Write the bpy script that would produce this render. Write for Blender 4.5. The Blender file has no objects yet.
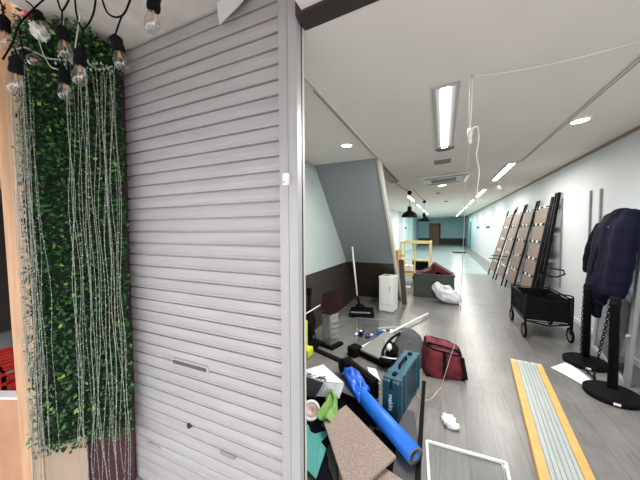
import bpy, bmesh, math, random
from mathutils import Vector, Matrix, Euler, noise
random.seed(7)
SC = bpy.context.scene
COL = SC.collection
R = math.radians

# ------------------------------------------------------------------ camera
cd = bpy.data.cameras.new('camera')
cam = bpy.data.objects.new('camera', cd)
COL.objects.link(cam)
cd.sensor_width = 36.0
cd.sensor_fit = 'HORIZONTAL'
cd.lens = 272.0 / 640.0 * 36.0
cd.clip_start = 0.02
cd.clip_end = 200
yaw, pitch, roll = R(24.3), R(-2.2), R(0.3)
fw = Vector((-math.sin(yaw) * math.cos(pitch), math.cos(yaw) * math.cos(pitch), math.sin(pitch)))
r0 = Vector((math.cos(yaw), math.sin(yaw), 0))
u0 = r0.cross(fw)
rr = r0 * math.cos(roll) - u0 * math.sin(roll)
uu = u0 * math.cos(roll) + r0 * math.sin(roll)
mw = Matrix(((rr.x, uu.x, -fw.x, 0), (rr.y, uu.y, -fw.y, 0), (rr.z, uu.z, -fw.z, 1.55), (0, 0, 0, 1)))
cam.matrix_world = mw
SC.camera = cam

# ------------------------------------------------------------------ world, exposure
w = bpy.data.worlds.new('daylight')
SC.world = w
w.use_nodes = True
bg = w.node_tree.nodes['Background']
bg.inputs[0].default_value = (0.93, 0.95, 1.0, 1)
bg.inputs[1].default_value = 3.1
SC.view_settings.view_transform = 'Standard'
SC.view_settings.look = 'None'
SC.view_settings.gamma = 1
SC.view_settings.use_curve_mapping = False
SC.view_settings.exposure = 0.1


def area(name, loc, size, power, color=(1, .97, .93), rot=(0, 0, 0)):
    l = bpy.data.lights.new(name, 'AREA')
    l.shape = 'RECTANGLE'
    l.size, l.size_y = size
    l.energy = power
    l.color = color
    o = bpy.data.objects.new(name, l)
    o.location = loc
    o.rotation_euler = rot
    COL.objects.link(o)
    return o


# ------------------------------------------------------------------ materials
def mat(name, col, rough=.6, metal=0, var=.12, scale=8, stretch=(1, 1, 1), emit=0, alpha=1, trans=0, bump=0, bscale=None, spec=.5, col2=None):
    m = bpy.data.materials.new(name)
    m.use_nodes = True
    nt = m.node_tree
    b = nt.nodes['Principled BSDF']
    b.inputs['Roughness'].default_value = rough
    b.inputs['Metallic'].default_value = metal
    b.inputs['Specular IOR Level'].default_value = spec
    c = (*col, 1)
    tc = nt.nodes.new('ShaderNodeTexCoord')
    mp = nt.nodes.new('ShaderNodeMapping')
    mp.inputs['Scale'].default_value = stretch
    nt.links.new(tc.outputs['Object'], mp.inputs[0])
    if var > 0 or col2:
        n = nt.nodes.new('ShaderNodeTexNoise')
        n.inputs['Scale'].default_value = scale
        n.inputs['Detail'].default_value = 5
        nt.links.new(mp.outputs[0], n.inputs['Vector'])
        cr = nt.nodes.new('ShaderNodeValToRGB')
        cr.color_ramp.elements[0].position = .3
        cr.color_ramp.elements[1].position = .7
        if col2:
            cr.color_ramp.elements[0].color = (*col2, 1)
            cr.color_ramp.elements[1].color = c
        else:
            cr.color_ramp.elements[0].color = tuple(max(0, x * (1 - var)) for x in col) + (1,)
            cr.color_ramp.elements[1].color = tuple(min(1, x * (1 + var)) for x in col) + (1,)
        nt.links.new(n.outputs['Fac'], cr.inputs[0])
        nt.links.new(cr.outputs[0], b.inputs['Base Color'])
    else:
        b.inputs['Base Color'].default_value = c
    if bump:
        n2 = nt.nodes.new('ShaderNodeTexNoise')
        n2.inputs['Scale'].default_value = bscale or scale * 4
        n2.inputs['Detail'].default_value = 4
        nt.links.new(mp.outputs[0], n2.inputs['Vector'])
        bp = nt.nodes.new('ShaderNodeBump')
        bp.inputs['Strength'].default_value = bump
        bp.inputs['Distance'].default_value = .01
        nt.links.new(n2.outputs['Fac'], bp.inputs['Height'])
        nt.links.new(bp.outputs[0], b.inputs['Normal'])
    if emit:
        b.inputs['Emission Color'].default_value = c
        b.inputs['Emission Strength'].default_value = emit
    if trans:
        b.inputs['Transmission Weight'].default_value = trans
    if alpha < 1:
        b.inputs['Alpha'].default_value = alpha
    return m


def glass_mat(name, tint, gloss=.12, rough=.02):
    m = bpy.data.materials.new(name)
    m.use_nodes = True
    nt = m.node_tree
    nt.nodes.remove(nt.nodes['Principled BSDF'])
    out = nt.nodes['Material Output']
    t = nt.nodes.new('ShaderNodeBsdfTransparent')
    t.inputs[0].default_value = (*tint, 1)
    g = nt.nodes.new('ShaderNodeBsdfGlossy')
    g.inputs['Roughness'].default_value = rough
    lw = nt.nodes.new('ShaderNodeLayerWeight')
    lw.inputs[0].default_value = .5
    pw = nt.nodes.new('ShaderNodeMath')
    pw.operation = 'POWER'
    pw.inputs[1].default_value = 4
    nt.links.new(lw.outputs['Facing'], pw.inputs[0])
    ad = nt.nodes.new('ShaderNodeMath')
    ad.operation = 'MULTIPLY_ADD'
    ad.inputs[1].default_value = .6
    ad.inputs[2].default_value = gloss * .35
    nt.links.new(pw.outputs[0], ad.inputs[0])
    mx = nt.nodes.new('ShaderNodeMixShader')
    nt.links.new(ad.outputs[0], mx.inputs[0])
    nt.links.new(t.outputs[0], mx.inputs[1])
    nt.links.new(g.outputs[0], mx.inputs[2])
    nt.links.new(mx.outputs[0], out.inputs[0])
    return m


def floor_mat():
    m = bpy.data.materials.new('grey wood plank floor')
    m.use_nodes = True
    nt = m.node_tree
    L = nt.links.new
    b = nt.nodes['Principled BSDF']
    b.inputs['Roughness'].default_value = .30
    tc = nt.nodes.new('ShaderNodeTexCoord')
    mp = nt.nodes.new('ShaderNodeMapping')
    mp.inputs['Rotation'].default_value = (0, 0, R(90))
    L(tc.outputs['Object'], mp.inputs[0])
    br = nt.nodes.new('ShaderNodeTexBrick')
    br.offset = .37
    br.inputs['Scale'].default_value = 1
    br.inputs['Brick Width'].default_value = 1.25
    br.inputs['Row Height'].default_value = .18
    br.inputs['Mortar Size'].default_value = .0022
    br.inputs['Mortar Smooth'].default_value = .3
    br.inputs['Bias'].default_value = 0
    br.inputs['Color1'].default_value = (.205, .200, .195, 1)
    br.inputs['Color2'].default_value = (.170, .166, .162, 1)
    br.inputs['Mortar'].default_value = (.085, .083, .08, 1)
    L(mp.outputs[0], br.inputs['Vector'])
    mp2 = nt.nodes.new('ShaderNodeMapping')
    mp2.inputs['Scale'].default_value = (22, 1.6, 1)
    L(tc.outputs['Object'], mp2.inputs[0])
    n = nt.nodes.new('ShaderNodeTexNoise')
    n.inputs['Scale'].default_value = 2.2
    n.inputs['Detail'].default_value = 7
    n.inputs['Roughness'].default_value = .65
    L(mp2.outputs[0], n.inputs['Vector'])
    cr = nt.nodes.new('ShaderNodeValToRGB')
    cr.color_ramp.elements[0].position = .3
    cr.color_ramp.elements[0].color = (.7, .7, .69, 1)
    cr.color_ramp.elements[1].position = .7
    cr.color_ramp.elements[1].color = (1.12, 1.12, 1.12, 1)
    L(n.outputs['Fac'], cr.inputs[0])
    mx = nt.nodes.new('ShaderNodeMixRGB')
    mx.blend_type = 'MULTIPLY'
    mx.inputs[0].default_value = 1
    L(br.outputs['Color'], mx.inputs[1])
    L(cr.outputs[0], mx.inputs[2])
    # pale dust scattered in patches
    n3 = nt.nodes.new('ShaderNodeTexNoise')
    n3.inputs['Scale'].default_value = 1.7
    n3.inputs['Detail'].default_value = 8
    n3.inputs['Roughness'].default_value = .7
    L(tc.outputs['Object'], n3.inputs['Vector'])
    cr3 = nt.nodes.new('ShaderNodeValToRGB')
    cr3.color_ramp.elements[0].position = .45
    cr3.color_ramp.elements[0].color = (0, 0, 0, 1)
    cr3.color_ramp.elements[1].position = .8
    cr3.color_ramp.elements[1].color = (.55, .55, .55, 1)
    L(n3.outputs['Fac'], cr3.inputs[0])
    mx3 = nt.nodes.new('ShaderNodeMixRGB')
    L(cr3.outputs[0], mx3.inputs[0])
    L(mx.outputs[0], mx3.inputs[1])
    mx3.inputs[2].default_value = (.32, .315, .30, 1)
    L(mx3.outputs[0], b.inputs['Base Color'])
    bp = nt.nodes.new('ShaderNodeBump')
    bp.inputs['Strength'].default_value = .25
    bp.inputs['Distance'].default_value = .004
    L(n.outputs['Fac'], bp.inputs['Height'])
    L(bp.outputs[0], b.inputs['Normal'])
    return m


MT = dict(
    ceiling=mat('warm white ceiling paint', (.80, .755, .705), .8, var=.02, scale=2),
    wall=mat('white wall paint', (.67, .71, .72), .7, var=.02, scale=2),
    alcove=mat('pale grey green wall paint', (.42, .49, .48), .7, var=.04, scale=2),
    slope=mat('grey paint', (.25, .275, .28), .7, var=.04, scale=2),
    wains=mat('dark brown wainscot', (.036, .029, .023), .5, var=.2, scale=5),
    cyan=mat('pale cyan wall', (.50, .78, .80), .6, var=.04, scale=2),
    cream=mat('cream trim', (.55, .53, .47), .5, var=.04),
    browntrim=mat('brown trim', (.28, .19, .14), .5, var=.1),
    darkbrown=mat('dark brown metal', (.035, .024, .022), .45, var=.2),
    soffit=mat('stained grey soffit', (.74, .69, .64), .85, var=.14, scale=5, bump=.2),
    street=mat('grey street paving', (.38, .36, .34), .85, var=.2, scale=6),
    shutter=mat('grey painted shutter steel', (.43, .41, .41), .42, .0, var=.09, scale=3, stretch=(.7, 1, 8), bump=.015, bscale=6),
    alu=mat('grey aluminium', (.43, .42, .425), .4, .15, var=.05, scale=4, stretch=(8, 8, .5)),
    steel=mat('bright brushed metal', (.62, .63, .64), .3, .85, var=.06),
    gasket=mat('black rubber', (.01, .01, .01), .6, var=.2),
    black=mat('black plastic', (.006, .006, .007), .75, var=.25, spec=.08),
    blackmetal=mat('black painted metal', (.007, .007, .008), .6, .0, var=.2, spec=.12),
    white=mat('white plastic', (.82, .82, .80), .4, var=.03),
    offwhite=mat('off white enamel', (.72, .74, .71), .4, var=.03),
    plank=mat('pale timber post', (.58, .34, .19), .6, var=.16, scale=4, stretch=(8, 8, .7)),
    ply=mat('plywood sheet', (.55, .31, .19), .65, col2=(.40, .20, .11), scale=3, stretch=(2, 2, 1)),
    plypale=mat('pale board', (.50, .37, .27), .7, var=.1, scale=3),
    maroon=mat('dark maroon panel', (.06, .02, .025), .6, var=.2),
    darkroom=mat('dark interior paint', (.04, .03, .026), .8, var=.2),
    grey=mat('grey plastic', (.21, .22, .22), .5, var=.08),
    lidgrey=mat('grey green lid', (.22, .23, .205), .5, var=.08),
    red=mat('red plastic crate', (.62, .045, .03), .45, var=.1),
    yellow=mat('yellow painted steel', (.92, .76, .28), .45, var=.06),
    amber=mat('amber painted aluminium', (.62, .35, .10), .5, var=.1, scale=5, stretch=(3, 3, 1)),
    aluplank=mat('ribbed pale aluminium', (.40, .45, .44), .42, .25, var=.08, scale=6, stretch=(8, 1, 1)),
    tanboard=mat('light oak board', (.21, .155, .12), .6, var=.14, scale=3, stretch=(4, 1, 12)),
    binmat=mat('dark olive plastic', (.045, .058, .042), .5, var=.15),
    wine=mat('dark wine fabric', (.085, .011, .017), .85, var=.3, scale=30),
    redfab=mat('worn red fabric', (.20, .014, .022), .8, col2=(.06, .006, .010), scale=14, bump=.6),
    teal=mat('dark teal plastic', (.006, .040, .058), .45, var=.15),
    teal2=mat('light teal plastic', (.012, .085, .12), .45, var=.12),
    tealpaper=mat('turquoise sheet', (.07, .32, .29), .6, var=.08),
    green=mat('light green cloth', (.17, .32, .08), .8, var=.2, scale=14),
    blue=mat('bright blue foam', (.007, .145, .64), .5, var=.1),
    navycloth=mat('blue plastic bag', (.01, .09, .5), .3, var=.35, scale=14),
    cork=mat('speckled cork', (.36, .285, .24), .85, col2=(.21, .155, .125), scale=95),
    ribmat=None,
    hoodgrey=mat('charcoal grey fabric', (.05, .052, .057), .85, var=.25, scale=20),
    coat=mat('navy quilted fabric', (.0035, .004, .016), .85, spec=.15, var=.3, scale=15, bump=.3),
    coatdark=mat('black fabric', (.004, .004, .009), .9, spec=.1, var=.3, scale=15),
    lamp=mat('lit tube', (1, .985, .95), .5, var=0, emit=9),
    lampsoft=mat('lit round lamp', (1, .97, .9), .5, var=0, emit=7),
    vent=mat('vent slot grey', (.30, .29, .27), .6, var=.1),
    paper=mat('white paper', (.85, .86, .88), .7, var=.02),
    printed=mat('printed paper', (.74, .76, .78), .6, col2=(.62, .64, .66), scale=9),
    ink=mat('black ink', (.03, .03, .035), .6, var=.1),
    pvc=mat('milky plastic bag', (.74, .77, .80), .35, var=.08, scale=9, bump=.5, bscale=25, alpha=.93),
    wire=mat('clear cable', (.30, .34, .28), .35, var=.15, scale=30, spec=.7),
    wirepale=mat('pale cable', (.42, .42, .36), .4, var=.15, scale=30, spec=.7),
    bead=mat('tiny clear lamps', (.66, .66, .58), .15, var=0, spec=.9),
    cordwhite=mat('white cord', (.80, .78, .72), .5, var=.05),
    cordpink=mat('pale pink cord', (.70, .52, .47), .5, var=.05),
    skirt=mat('white baseboard', (.75, .76, .76), .5, var=.03),
    hedgeback=mat('dark hedge backing', (.008, .016, .008), .9, var=.3),
    leafA=mat('dark green leaf', (.010, .044, .012), .28, var=.35, scale=20),
    leafB=mat('green leaf', (.04, .15, .03), .28, var=.3, scale=20),
    leafC=mat('yellow green highlight leaf', (.22, .42, .06), .4, var=.2, scale=20),  # leaf tone brightened to put highlights into the outer leaves
    signred=mat('red sign panel', (.70, .07, .10), .5, var=.05),
    filament=mat('amber filament', (.75, .40, .16), .4, var=0),
    brownboard=mat('dark red brown board', (.022, .010, .010), .8, var=.15, spec=.05),
    hivis=mat('lime yellow plastic', (.62, .68, .05), .5, var=.1),
    siding=mat('dark brown siding', (.075, .038, .03), .7, var=.2, scale=4, stretch=(.5, 1, 6)),
    stile=mat('worn grey metal', (.27, .27, .265), .4, .3, var=.1),
    fixture=mat('grey light housing', (.42, .42, .41), .5, var=.03),
    haze=mat('cloudy acrylic', (.36, .37, .34), .25, var=.1, alpha=.4),
    farfloor=mat('floor with painted cyan reflection', (.34, .44, .43), .25, var=.12, scale=2),  # cyan put into the colour as the far wall's reflection
    doorwood=mat('red brown door', (.30, .15, .10), .5, var=.1),
    slotdark=mat('dark slot', (.10, .095, .095), .6, var=.2),
    concrete=mat('grey slab', (.36, .36, .35), .7, var=.12, scale=5),
)
MT['floor'] = floor_mat()
MT['glass'] = glass_mat('clear glass', (.93, .96, .96), .1)
MT['tint'] = glass_mat('smoky grey glass', (.58, .60, .62), .12, .05)
MT['acryl'] = glass_mat('milky acrylic', (.96, .97, .965), .22, .12)
MT['clearsheet'] = glass_mat('clear acrylic sheet', (.99, .995, .993), .08, .05)
MT['bulbglass'] = glass_mat('bulb glass', (.88, .88, .86), .35, .02)


def rib_mat():
    m = bpy.data.materials.new('charcoal ribbed rubber')
    m.use_nodes = True
    nt = m.node_tree
    b = nt.nodes['Principled BSDF']
    b.inputs['Roughness'].default_value = .7
    tc = nt.nodes.new('ShaderNodeTexCoord')
    wv = nt.nodes.new('ShaderNodeTexWave')
    wv.inputs['Scale'].default_value = 22
    wv.inputs['Distortion'].default_value = .5
    nt.links.new(tc.outputs['Object'], wv.inputs['Vector'])
    cr = nt.nodes.new('ShaderNodeValToRGB')
    cr.color_ramp.elements[0].color = (.028, .028, .03, 1)
    cr.color_ramp.elements[1].color = (.085, .085, .088, 1)
    nt.links.new(wv.outputs['Fac'], cr.inputs[0])
    nt.links.new(cr.outputs[0], b.inputs['Base Color'])
    return m


MT['ribmat'] = rib_mat()


# ------------------------------------------------------------------ mesh builder
class MB:
    def __init__(self):
        self.bm = bmesh.new()

    def box(self, c, s, rot=None, mi=0):
        c = Vector(c)
        M = (rot if rot else Matrix.Identity(3))
        vs = []
        for dx in (-.5, .5):
            for dy in (-.5, .5):
                for dz in (-.5, .5):
                    vs.append(self.bm.verts.new(c + M @ Vector((dx * s[0], dy * s[1], dz * s[2]))))
        for f in ((0, 1, 3, 2), (4, 6, 7, 5), (0, 4, 5, 1), (2, 3, 7, 6), (0, 2, 6, 4), (1, 5, 7, 3)):
            self.bm.faces.new([vs[i] for i in f]).material_index = mi
        return self

    def b2(self, a, b, mi=0):
        return self.box([(a[i] + b[i]) / 2 for i in range(3)], [abs(b[i] - a[i]) for i in range(3)], None, mi)

    def bar(self, p, q, wx, wy, up=(0, 0, 1), mi=0):
        p, q = Vector(p), Vector(q)
        z = (q - p)
        L = z.length
        z.normalize()
        u = Vector(up)
        if abs(z.dot(u)) > .95:
            u = Vector((0, 1, 0))
        x = u.cross(z).normalized()
        y = z.cross(x)
        M = Matrix((x, y, z)).transposed()
        return self.box((p + q) / 2, (wx, wy, L), M, mi)

    def tube(self, pts, r, n=8, closed=False, mi=0, smooth=True, cap=True):
        pts = [Vector(p) for p in pts]
        rs = r if isinstance(r, (list, tuple)) else [r] * len(pts)
        rings = []
        prev = None
        for i, p in enumerate(pts):
            if closed:
                t = pts[(i + 1) % len(pts)] - pts[i - 1]
            else:
                t = pts[min(i + 1, len(pts) - 1)] - pts[max(i - 1, 0)]
            if t.length < 1e-9:
                t = Vector((0, 0, 1))
            t.normalize()
            if prev is None:
                a = Vector((0, 0, 1)) if abs(t.z) < .9 else Vector((1, 0, 0))
                x = a.cross(t).normalized()
            else:
                x = (prev - t * prev.dot(t))
                if x.length < 1e-6:
                    x = t.orthogonal()
                x.normalize()
            prev = x
            y = t.cross(x)
            rings.append([self.bm.verts.new(p + (x * math.cos(2 * math.pi * k / n) + y * math.sin(2 * math.pi * k / n)) * rs[i]) for k in range(n)])
        m = len(rings)
        for i in range(m if closed else m - 1):
            A, B = rings[i], rings[(i + 1) % m]
            for k in range(n):
                f = self.bm.faces.new((A[k], A[(k + 1) % n], B[(k + 1) % n], B[k]))
                f.smooth = smooth
                f.material_index = mi
        if not closed and cap:
            self.bm.faces.new(list(reversed(rings[0]))).material_index = mi
            self.bm.faces.new(rings[-1]).material_index = mi
        return self

    def cyl(self, p, q, r, n=16, mi=0, r2=None):
        return self.tube([p, q], [r, r if r2 is None else r2], n, mi=mi)

    def lathe(self, c, prof, n=20, axis=(0, 0, 1), mi=0, smooth=True):
        c = Vector(c)
        z = Vector(axis).normalized()
        x = z.orthogonal().normalized()
        y = z.cross(x)
        rings = []
        for (r, h) in prof:
            if r < 1e-5:
                rings.append([self.bm.verts.new(c + z * h)])
            else:
                rings.append([self.bm.verts.new(c + z * h + (x * math.cos(2 * math.pi * k / n) + y * math.sin(2 * math.pi * k / n)) * r) for k in range(n)])
        for A, B in zip(rings, rings[1:]):
            for k in range(n):
                a, b = A[k % len(A)], A[(k + 1) % len(A)]
                d, e = B[k % len(B)], B[(k + 1) % len(B)]
                vs = []
                for v in (a, b, e, d):
                    if v not in vs:
                        vs.append(v)
                if len(vs) >= 3:
                    try:
                        f = self.bm.faces.new(vs)
                        f.smooth = smooth
                        f.material_index = mi
                    except ValueError:
                        pass
        return self

    def prism(self, poly, off, mi=0):
        """closed solid from a planar polygon swept by the vector off"""
        off = Vector(off)
        A = [self.bm.verts.new(Vector(p)) for p in poly]
        B = [self.bm.verts.new(Vector(p) + off) for p in poly]
        self.bm.faces.new(A).material_index = mi
        self.bm.faces.new(list(reversed(B))).material_index = mi
        n = len(poly)
        for i in range(n):
            self.bm.faces.new((A[i], B[i], B[(i + 1) % n], A[(i + 1) % n])).material_index = mi
        return self

    def blob(self, c, s, n=3, amp=0, freq=4, rot=None, mi=0, seed=0):
        res = bmesh.ops.create_icosphere(self.bm, subdivisions=n, radius=1)
        M = rot if rot else Matrix.Identity(3)
        for v in res['verts']:
            p = v.co.copy()
            k = 1 + amp * noise.noise(p * freq + Vector((seed, seed, 0))) if amp else 1
            v.co = Vector(c) + M @ Vector((p.x * s[0] * k, p.y * s[1] * k, p.z * s[2] * k))
        for f in {f for v in res['verts'] for f in v.link_faces}:
            f.smooth = True
            f.material_index = mi
        return self

    def sheet(self, fn, nu, nv, thick=0, mi=0, smooth=True):
        g = [[self.bm.verts.new(Vector(fn(i / nu, j / nv))) for j in range(nv + 1)] for i in range(nu + 1)]
        for i in range(nu):
            for j in range(nv):
                f = self.bm.faces.new((g[i][j], g[i + 1][j], g[i + 1][j + 1], g[i][j + 1]))
                f.smooth = smooth
                f.material_index = mi
        return self

    def build(self, name, mats, parent=None, bevel=0, solid=0, remesh=0, sub=0, recalc=True):
        if recalc:
            bmesh.ops.recalc_face_normals(self.bm, faces=self.bm.faces)
        me = bpy.data.meshes.new(name)
        self.bm.to_mesh(me)
        self.bm.free()
        o = bpy.data.objects.new(name, me)
        if not isinstance(mats, (list, tuple)):
            mats = [mats]
        for m in mats:
            me.materials.append(MT[m])
        COL.objects.link(o)
        if parent:
            o.parent = parent
            o.matrix_parent_inverse = world_of(parent).inverted()
        if solid:
            md = o.modifiers.new('solid', 'SOLIDIFY')
            md.thickness = solid
            md.offset = 0
        if remesh:
            md = o.modifiers.new('remesh', 'REMESH')
            md.mode = 'VOXEL'
            md.voxel_size = remesh
            md.use_smooth_shade = True
            md = o.modifiers.new('smooth', 'SMOOTH')
            md.iterations = 4
        if sub:
            md = o.modifiers.new('sub', 'SUBSURF')
            md.levels = md.render_levels = sub
        if bevel:
            md = o.modifiers.new('bevel', 'BEVEL')
            md.width = bevel
            md.segments = 2
            md.limit_method = 'ANGLE'
        return o


def world_of(o):
    m = Matrix.LocRotScale(o.location, o.rotation_euler, None)
    if o.parent:
        return world_of(o.parent) @ o.matrix_parent_inverse @ m
    return m


def tag(o, label, cat, group=None, kind=None):
    o['label'] = label
    o['category'] = cat
    if group:
        o['group'] = group
    if kind:
        o['kind'] = kind
    return o


def thing(name, loc, label, cat, group=None):
    """an Empty at the base; parts are authored in world coordinates and keep their place"""
    o = bpy.data.objects.new(name, None)
    o.location = loc
    o.empty_display_size = .1
    COL.objects.link(o)
    return tag(o, label, cat, group)


def struct(name, mb, mats, **k):
    o = mb.build(name, mats, **k)
    o['kind'] = 'structure'
    return o


def kids(o):
    return [c for c in list(COL.objects) if c.parent == o]


def dup(root, loc, label, rot=None, group=None):
    r = root.copy()
    COL.objects.link(r)
    r.location = loc
    if rot:
        r.rotation_euler = rot
    r['label'] = label
    if group:
        r['group'] = group

    def rec(s, d):
        for ch in kids(s):
            if ch == d:
                continue
            c = ch.copy()
            COL.objects.link(c)
            c.parent = d
            c.matrix_parent_inverse = ch.matrix_parent_inverse.copy()
            rec(ch, c)
    rec(root, r)
    return r


def rz(a):
    return Matrix.Rotation(R(a), 3, 'Z')


def text(body, size, M, name, m, parent, extrude=.0006):
    cu = bpy.data.curves.new(name, 'FONT')
    cu.body = body
    cu.size = size
    cu.extrude = extrude
    cu.align_x = 'CENTER'
    cu.align_y = 'CENTER'
    tmp = bpy.data.objects.new(name + '_tmp', cu)
    COL.objects.link(tmp)
    dg = bpy.context.evaluated_depsgraph_get()
    me = bpy.data.meshes.new_from_object(tmp.evaluated_get(dg))
    bpy.data.objects.remove(tmp)
    me.materials.clear()
    me.materials.append(MT[m])
    me.transform(M)
    o = bpy.data.objects.new(name, me)
    COL.objects.link(o)
    o.parent = parent
    o.matrix_parent_inverse = world_of(parent).inverted()
    return o


def smooth_path(pts, n=8):
    """catmull-rom through the points"""
    P = [Vector(p) for p in pts]
    P = [P[0] * 2 - P[1]] + P + [P[-1] * 2 - P[-2]]
    out = []
    for i in range(1, len(P) - 2):
        a, b, c, d = P[i - 1:i + 3]
        for k in range(n):
            t = k / n
            out.append(.5 * ((2 * b) + (c - a) * t + (2 * a - 5 * b + 4 * c - d) * t * t + (3 * b - a - 3 * c + d) * t ** 3))
    out.append(P[-2])
    return out


# ================================================================== SETTING
H = 2.70
YB = 30.0
struct('floor', MB().b2((-2.4, 1.27, -.1), (2.1, YB + .1, 0)).b2((-.66, 1.12, -.1), (2.1, 1.27, 0)), 'floor')
struct('ground', MB().b2((-9, -9, -.35), (9, 1.12, -.25)).b2((-2.4, 1.12, -.35), (-.66, 1.27, -.25)).b2((-9, 1.12, -.35), (-2.4, 5, -.25)), 'street')
struct('trim_1', MB().b2((-.66, 1.10, -.26), (2.1, 1.122, .004)), 'alu')
def zc(x):
    """height of the ceiling, which rises gently from the stair side to the right wall"""
    return 2.53 + max(0, (x + .81)) * .0603


def slope_slab(xa, xb, y0, y1, dz0, dz1):
    return MB().prism([(xa, y0, zc(xa) + dz0), (xb, y0, zc(xb) + dz0), (xb, y0, zc(xb) + dz1), (xa, y0, zc(xa) + dz1)], (0, y1 - y0, 0))


struct('ceiling', slope_slab(-.81, 2.15, 1.24, YB + .1, 0, .12), 'ceiling')
struct('ceiling_left', MB().b2((-2.45, 5.72, 2.53), (-.81, YB + .1, 2.66)), 'ceiling')
struct('trim_2', slope_slab(-.632, 2.1, 1.135, 1.24, -.004, .1), 'darkbrown')
struct('wall_right', MB().b2((2.02, 1.12, -.0), (2.15, YB + .1, H)), 'wall')
struct('wall_back', MB().b2((-2.4, YB, .5), (2.1, YB + .12, H)), 'cyan')
struct('trim_3', MB().b2((-2.3, YB - .02, 0), (2.02, YB, .62)), 'wains')
struct('wall_left', MB().b2((-2.42, 6.3, 0), (-2.3, 18, H)), 'wall')
struct('wall_left_far', MB().b2((-2.42, 18, 0), (-2.3, YB, H)), 'cyan')
struct('trim_4', MB().b2((2.0, 1.12, H - .035), (2.02, YB, H)), 'browntrim')
struct('baseboard_right', MB().b2((2.0, 1.12, 0), (2.02, YB, .07)), 'skirt')
struct('floor_far_reflection', MB().b2((-2.3, 10.6, 0), (1.45, YB, .003)), 'farfloor')  # thin slab whose cyan colour stands in for the wall's reflection
# cyan stretch of the far right wall
struct('wall_right_far', MB().b2((2.012, 21.5, .07), (2.02, YB, H - .04)), 'cyan')
# alcove under the stairs
AX = -1.79
struct('wall_left_alcove', MB().b2((AX - .1, 1.25, 0), (AX, 6.3, H)), 'alcove')
struct('trim_5', MB().b2((AX, 1.26, 0), (AX + .008, 6.2, .89)), 'wains')
struct('ceiling_alcove', MB().b2((AX, 1.24, 2.53), (-.81, 5.72, 2.66)), 'ceiling')
struct('trim_6', MB().b2((-.822, 1.50, 2.508), (-.802, 5.80, 2.529)), 'cream')
struct('trim_15', MB().b2((-.836, 1.75, 2.515), (-.822, 3.80, 2.529)), 'darkbrown')
struct('ceiling_shade_strip', MB().b2((-1.0, 4.0, 2.49), (-.84, 5.72, 2.529)), 'browntrim')  # brown strip stands in for the shaded ceiling beyond
# sloping underside of the stairs: painted grey above, brown near the floor
ya, yb, zt = 3.78, 6.1, 2.53
dy = (yb - ya)
ymid = yb - dy * .89 / zt
t = .16
mb = MB()
mb.prism([(AX, ya, zt), (AX, ymid, .89), (AX, ymid + t * 1.2, .89), (AX, ya + t * 1.2, zt)], (-.845 - AX, 0, 0))
struct('wall_stair_underside', mb, 'slope')
mb = MB()
mb.prism([(AX, ymid, .89), (AX, yb, 0), (AX, yb + t * 1.2, 0), (AX, ymid + t * 1.2, .89)], (-.845 - AX, 0, 0))
struct('trim_8', mb, 'wains')
mb = MB()
mb.prism([(-.845, ya - .02, zt), (-.845, yb - .02, 0), (-.845, yb + t * 1.2, 0), (-.845, ya + t * 1.2, zt)], (.035, 0, 0))
struct('trim_9', mb, 'cream')
struct('wall_left_return', MB().b2((-2.42, 6.2, 0), (-1.79, 6.3, H)), 'wall')
# wall behind the roller shutter box and the left street front
struct('wall_front_left', MB().b2((-2.35, 1.27, -.25), (-1.89, 1.4, 3.0)), 'wall')
struct('wall_front_right', MB().b2((2.02, 1.0, -.25), (3.6, 1.12, 3.0)), 'wall')
struct('ceiling_soffit_shade_drop', MB().b2((-2.15, -.8, 2.79), (-.60, 1.24, 2.9)).b2((-.60, -.8, 2.9), (2.1, 1.12, 3.0)).b2((-5, -.9, 2.15), (3.5, -.8, 3.1)).b2((-5, -.8, 2.9), (-2.15, .7, 3.0)), 'soffit')  # outer drop and extra depth are unseen, added to shade the shutter top
struct('wall_lintel', slope_slab(-.60, 2.1, .98, 1.135, .01, .4), 'soffit')

# door in the far wall, its sign plate, far columns on the left
d = struct('door_1', MB().b2((-1.18, YB - .07, 0), (-.36, YB - .021, 2.02)), 'doorwood')
struct('trim_10', MB().b2((-1.26, YB - .06, 0), (-1.18, YB - .02, 2.1)).b2((-.36, YB - .06, 0), (-.2, YB - .02, 2.1)).b2((-1.26, YB - .06, 2.02), (-.2, YB - .02, 2.1)), 'darkbrown')
MB().cyl((-.45, YB - .12, 1), (-.45, YB - .06, 1), .03).build('door_handle', 'steel', d)
sg = MB().b2((-1.05, YB - .05, 2.2), (-.45, YB - .02, 2.38)).build('sign_plate', 'white')
tag(sg, 'small white plate on cyan wall above the far brown door', 'sign')
struct('door_2', MB().b2((1.985, 24.2, 0), (2.011, 25.3, 2.1)), 'grey')
for i, (y, x) in enumerate(((16.2, -2.14), (21, -2.16), (7.4, -2.14))):
    struct('column_%d' % (i + 1), MB().b2((x - .16, y, 0), (x + .1, y + .35, H)), 'slope' if i == 2 else 'wall')

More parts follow.
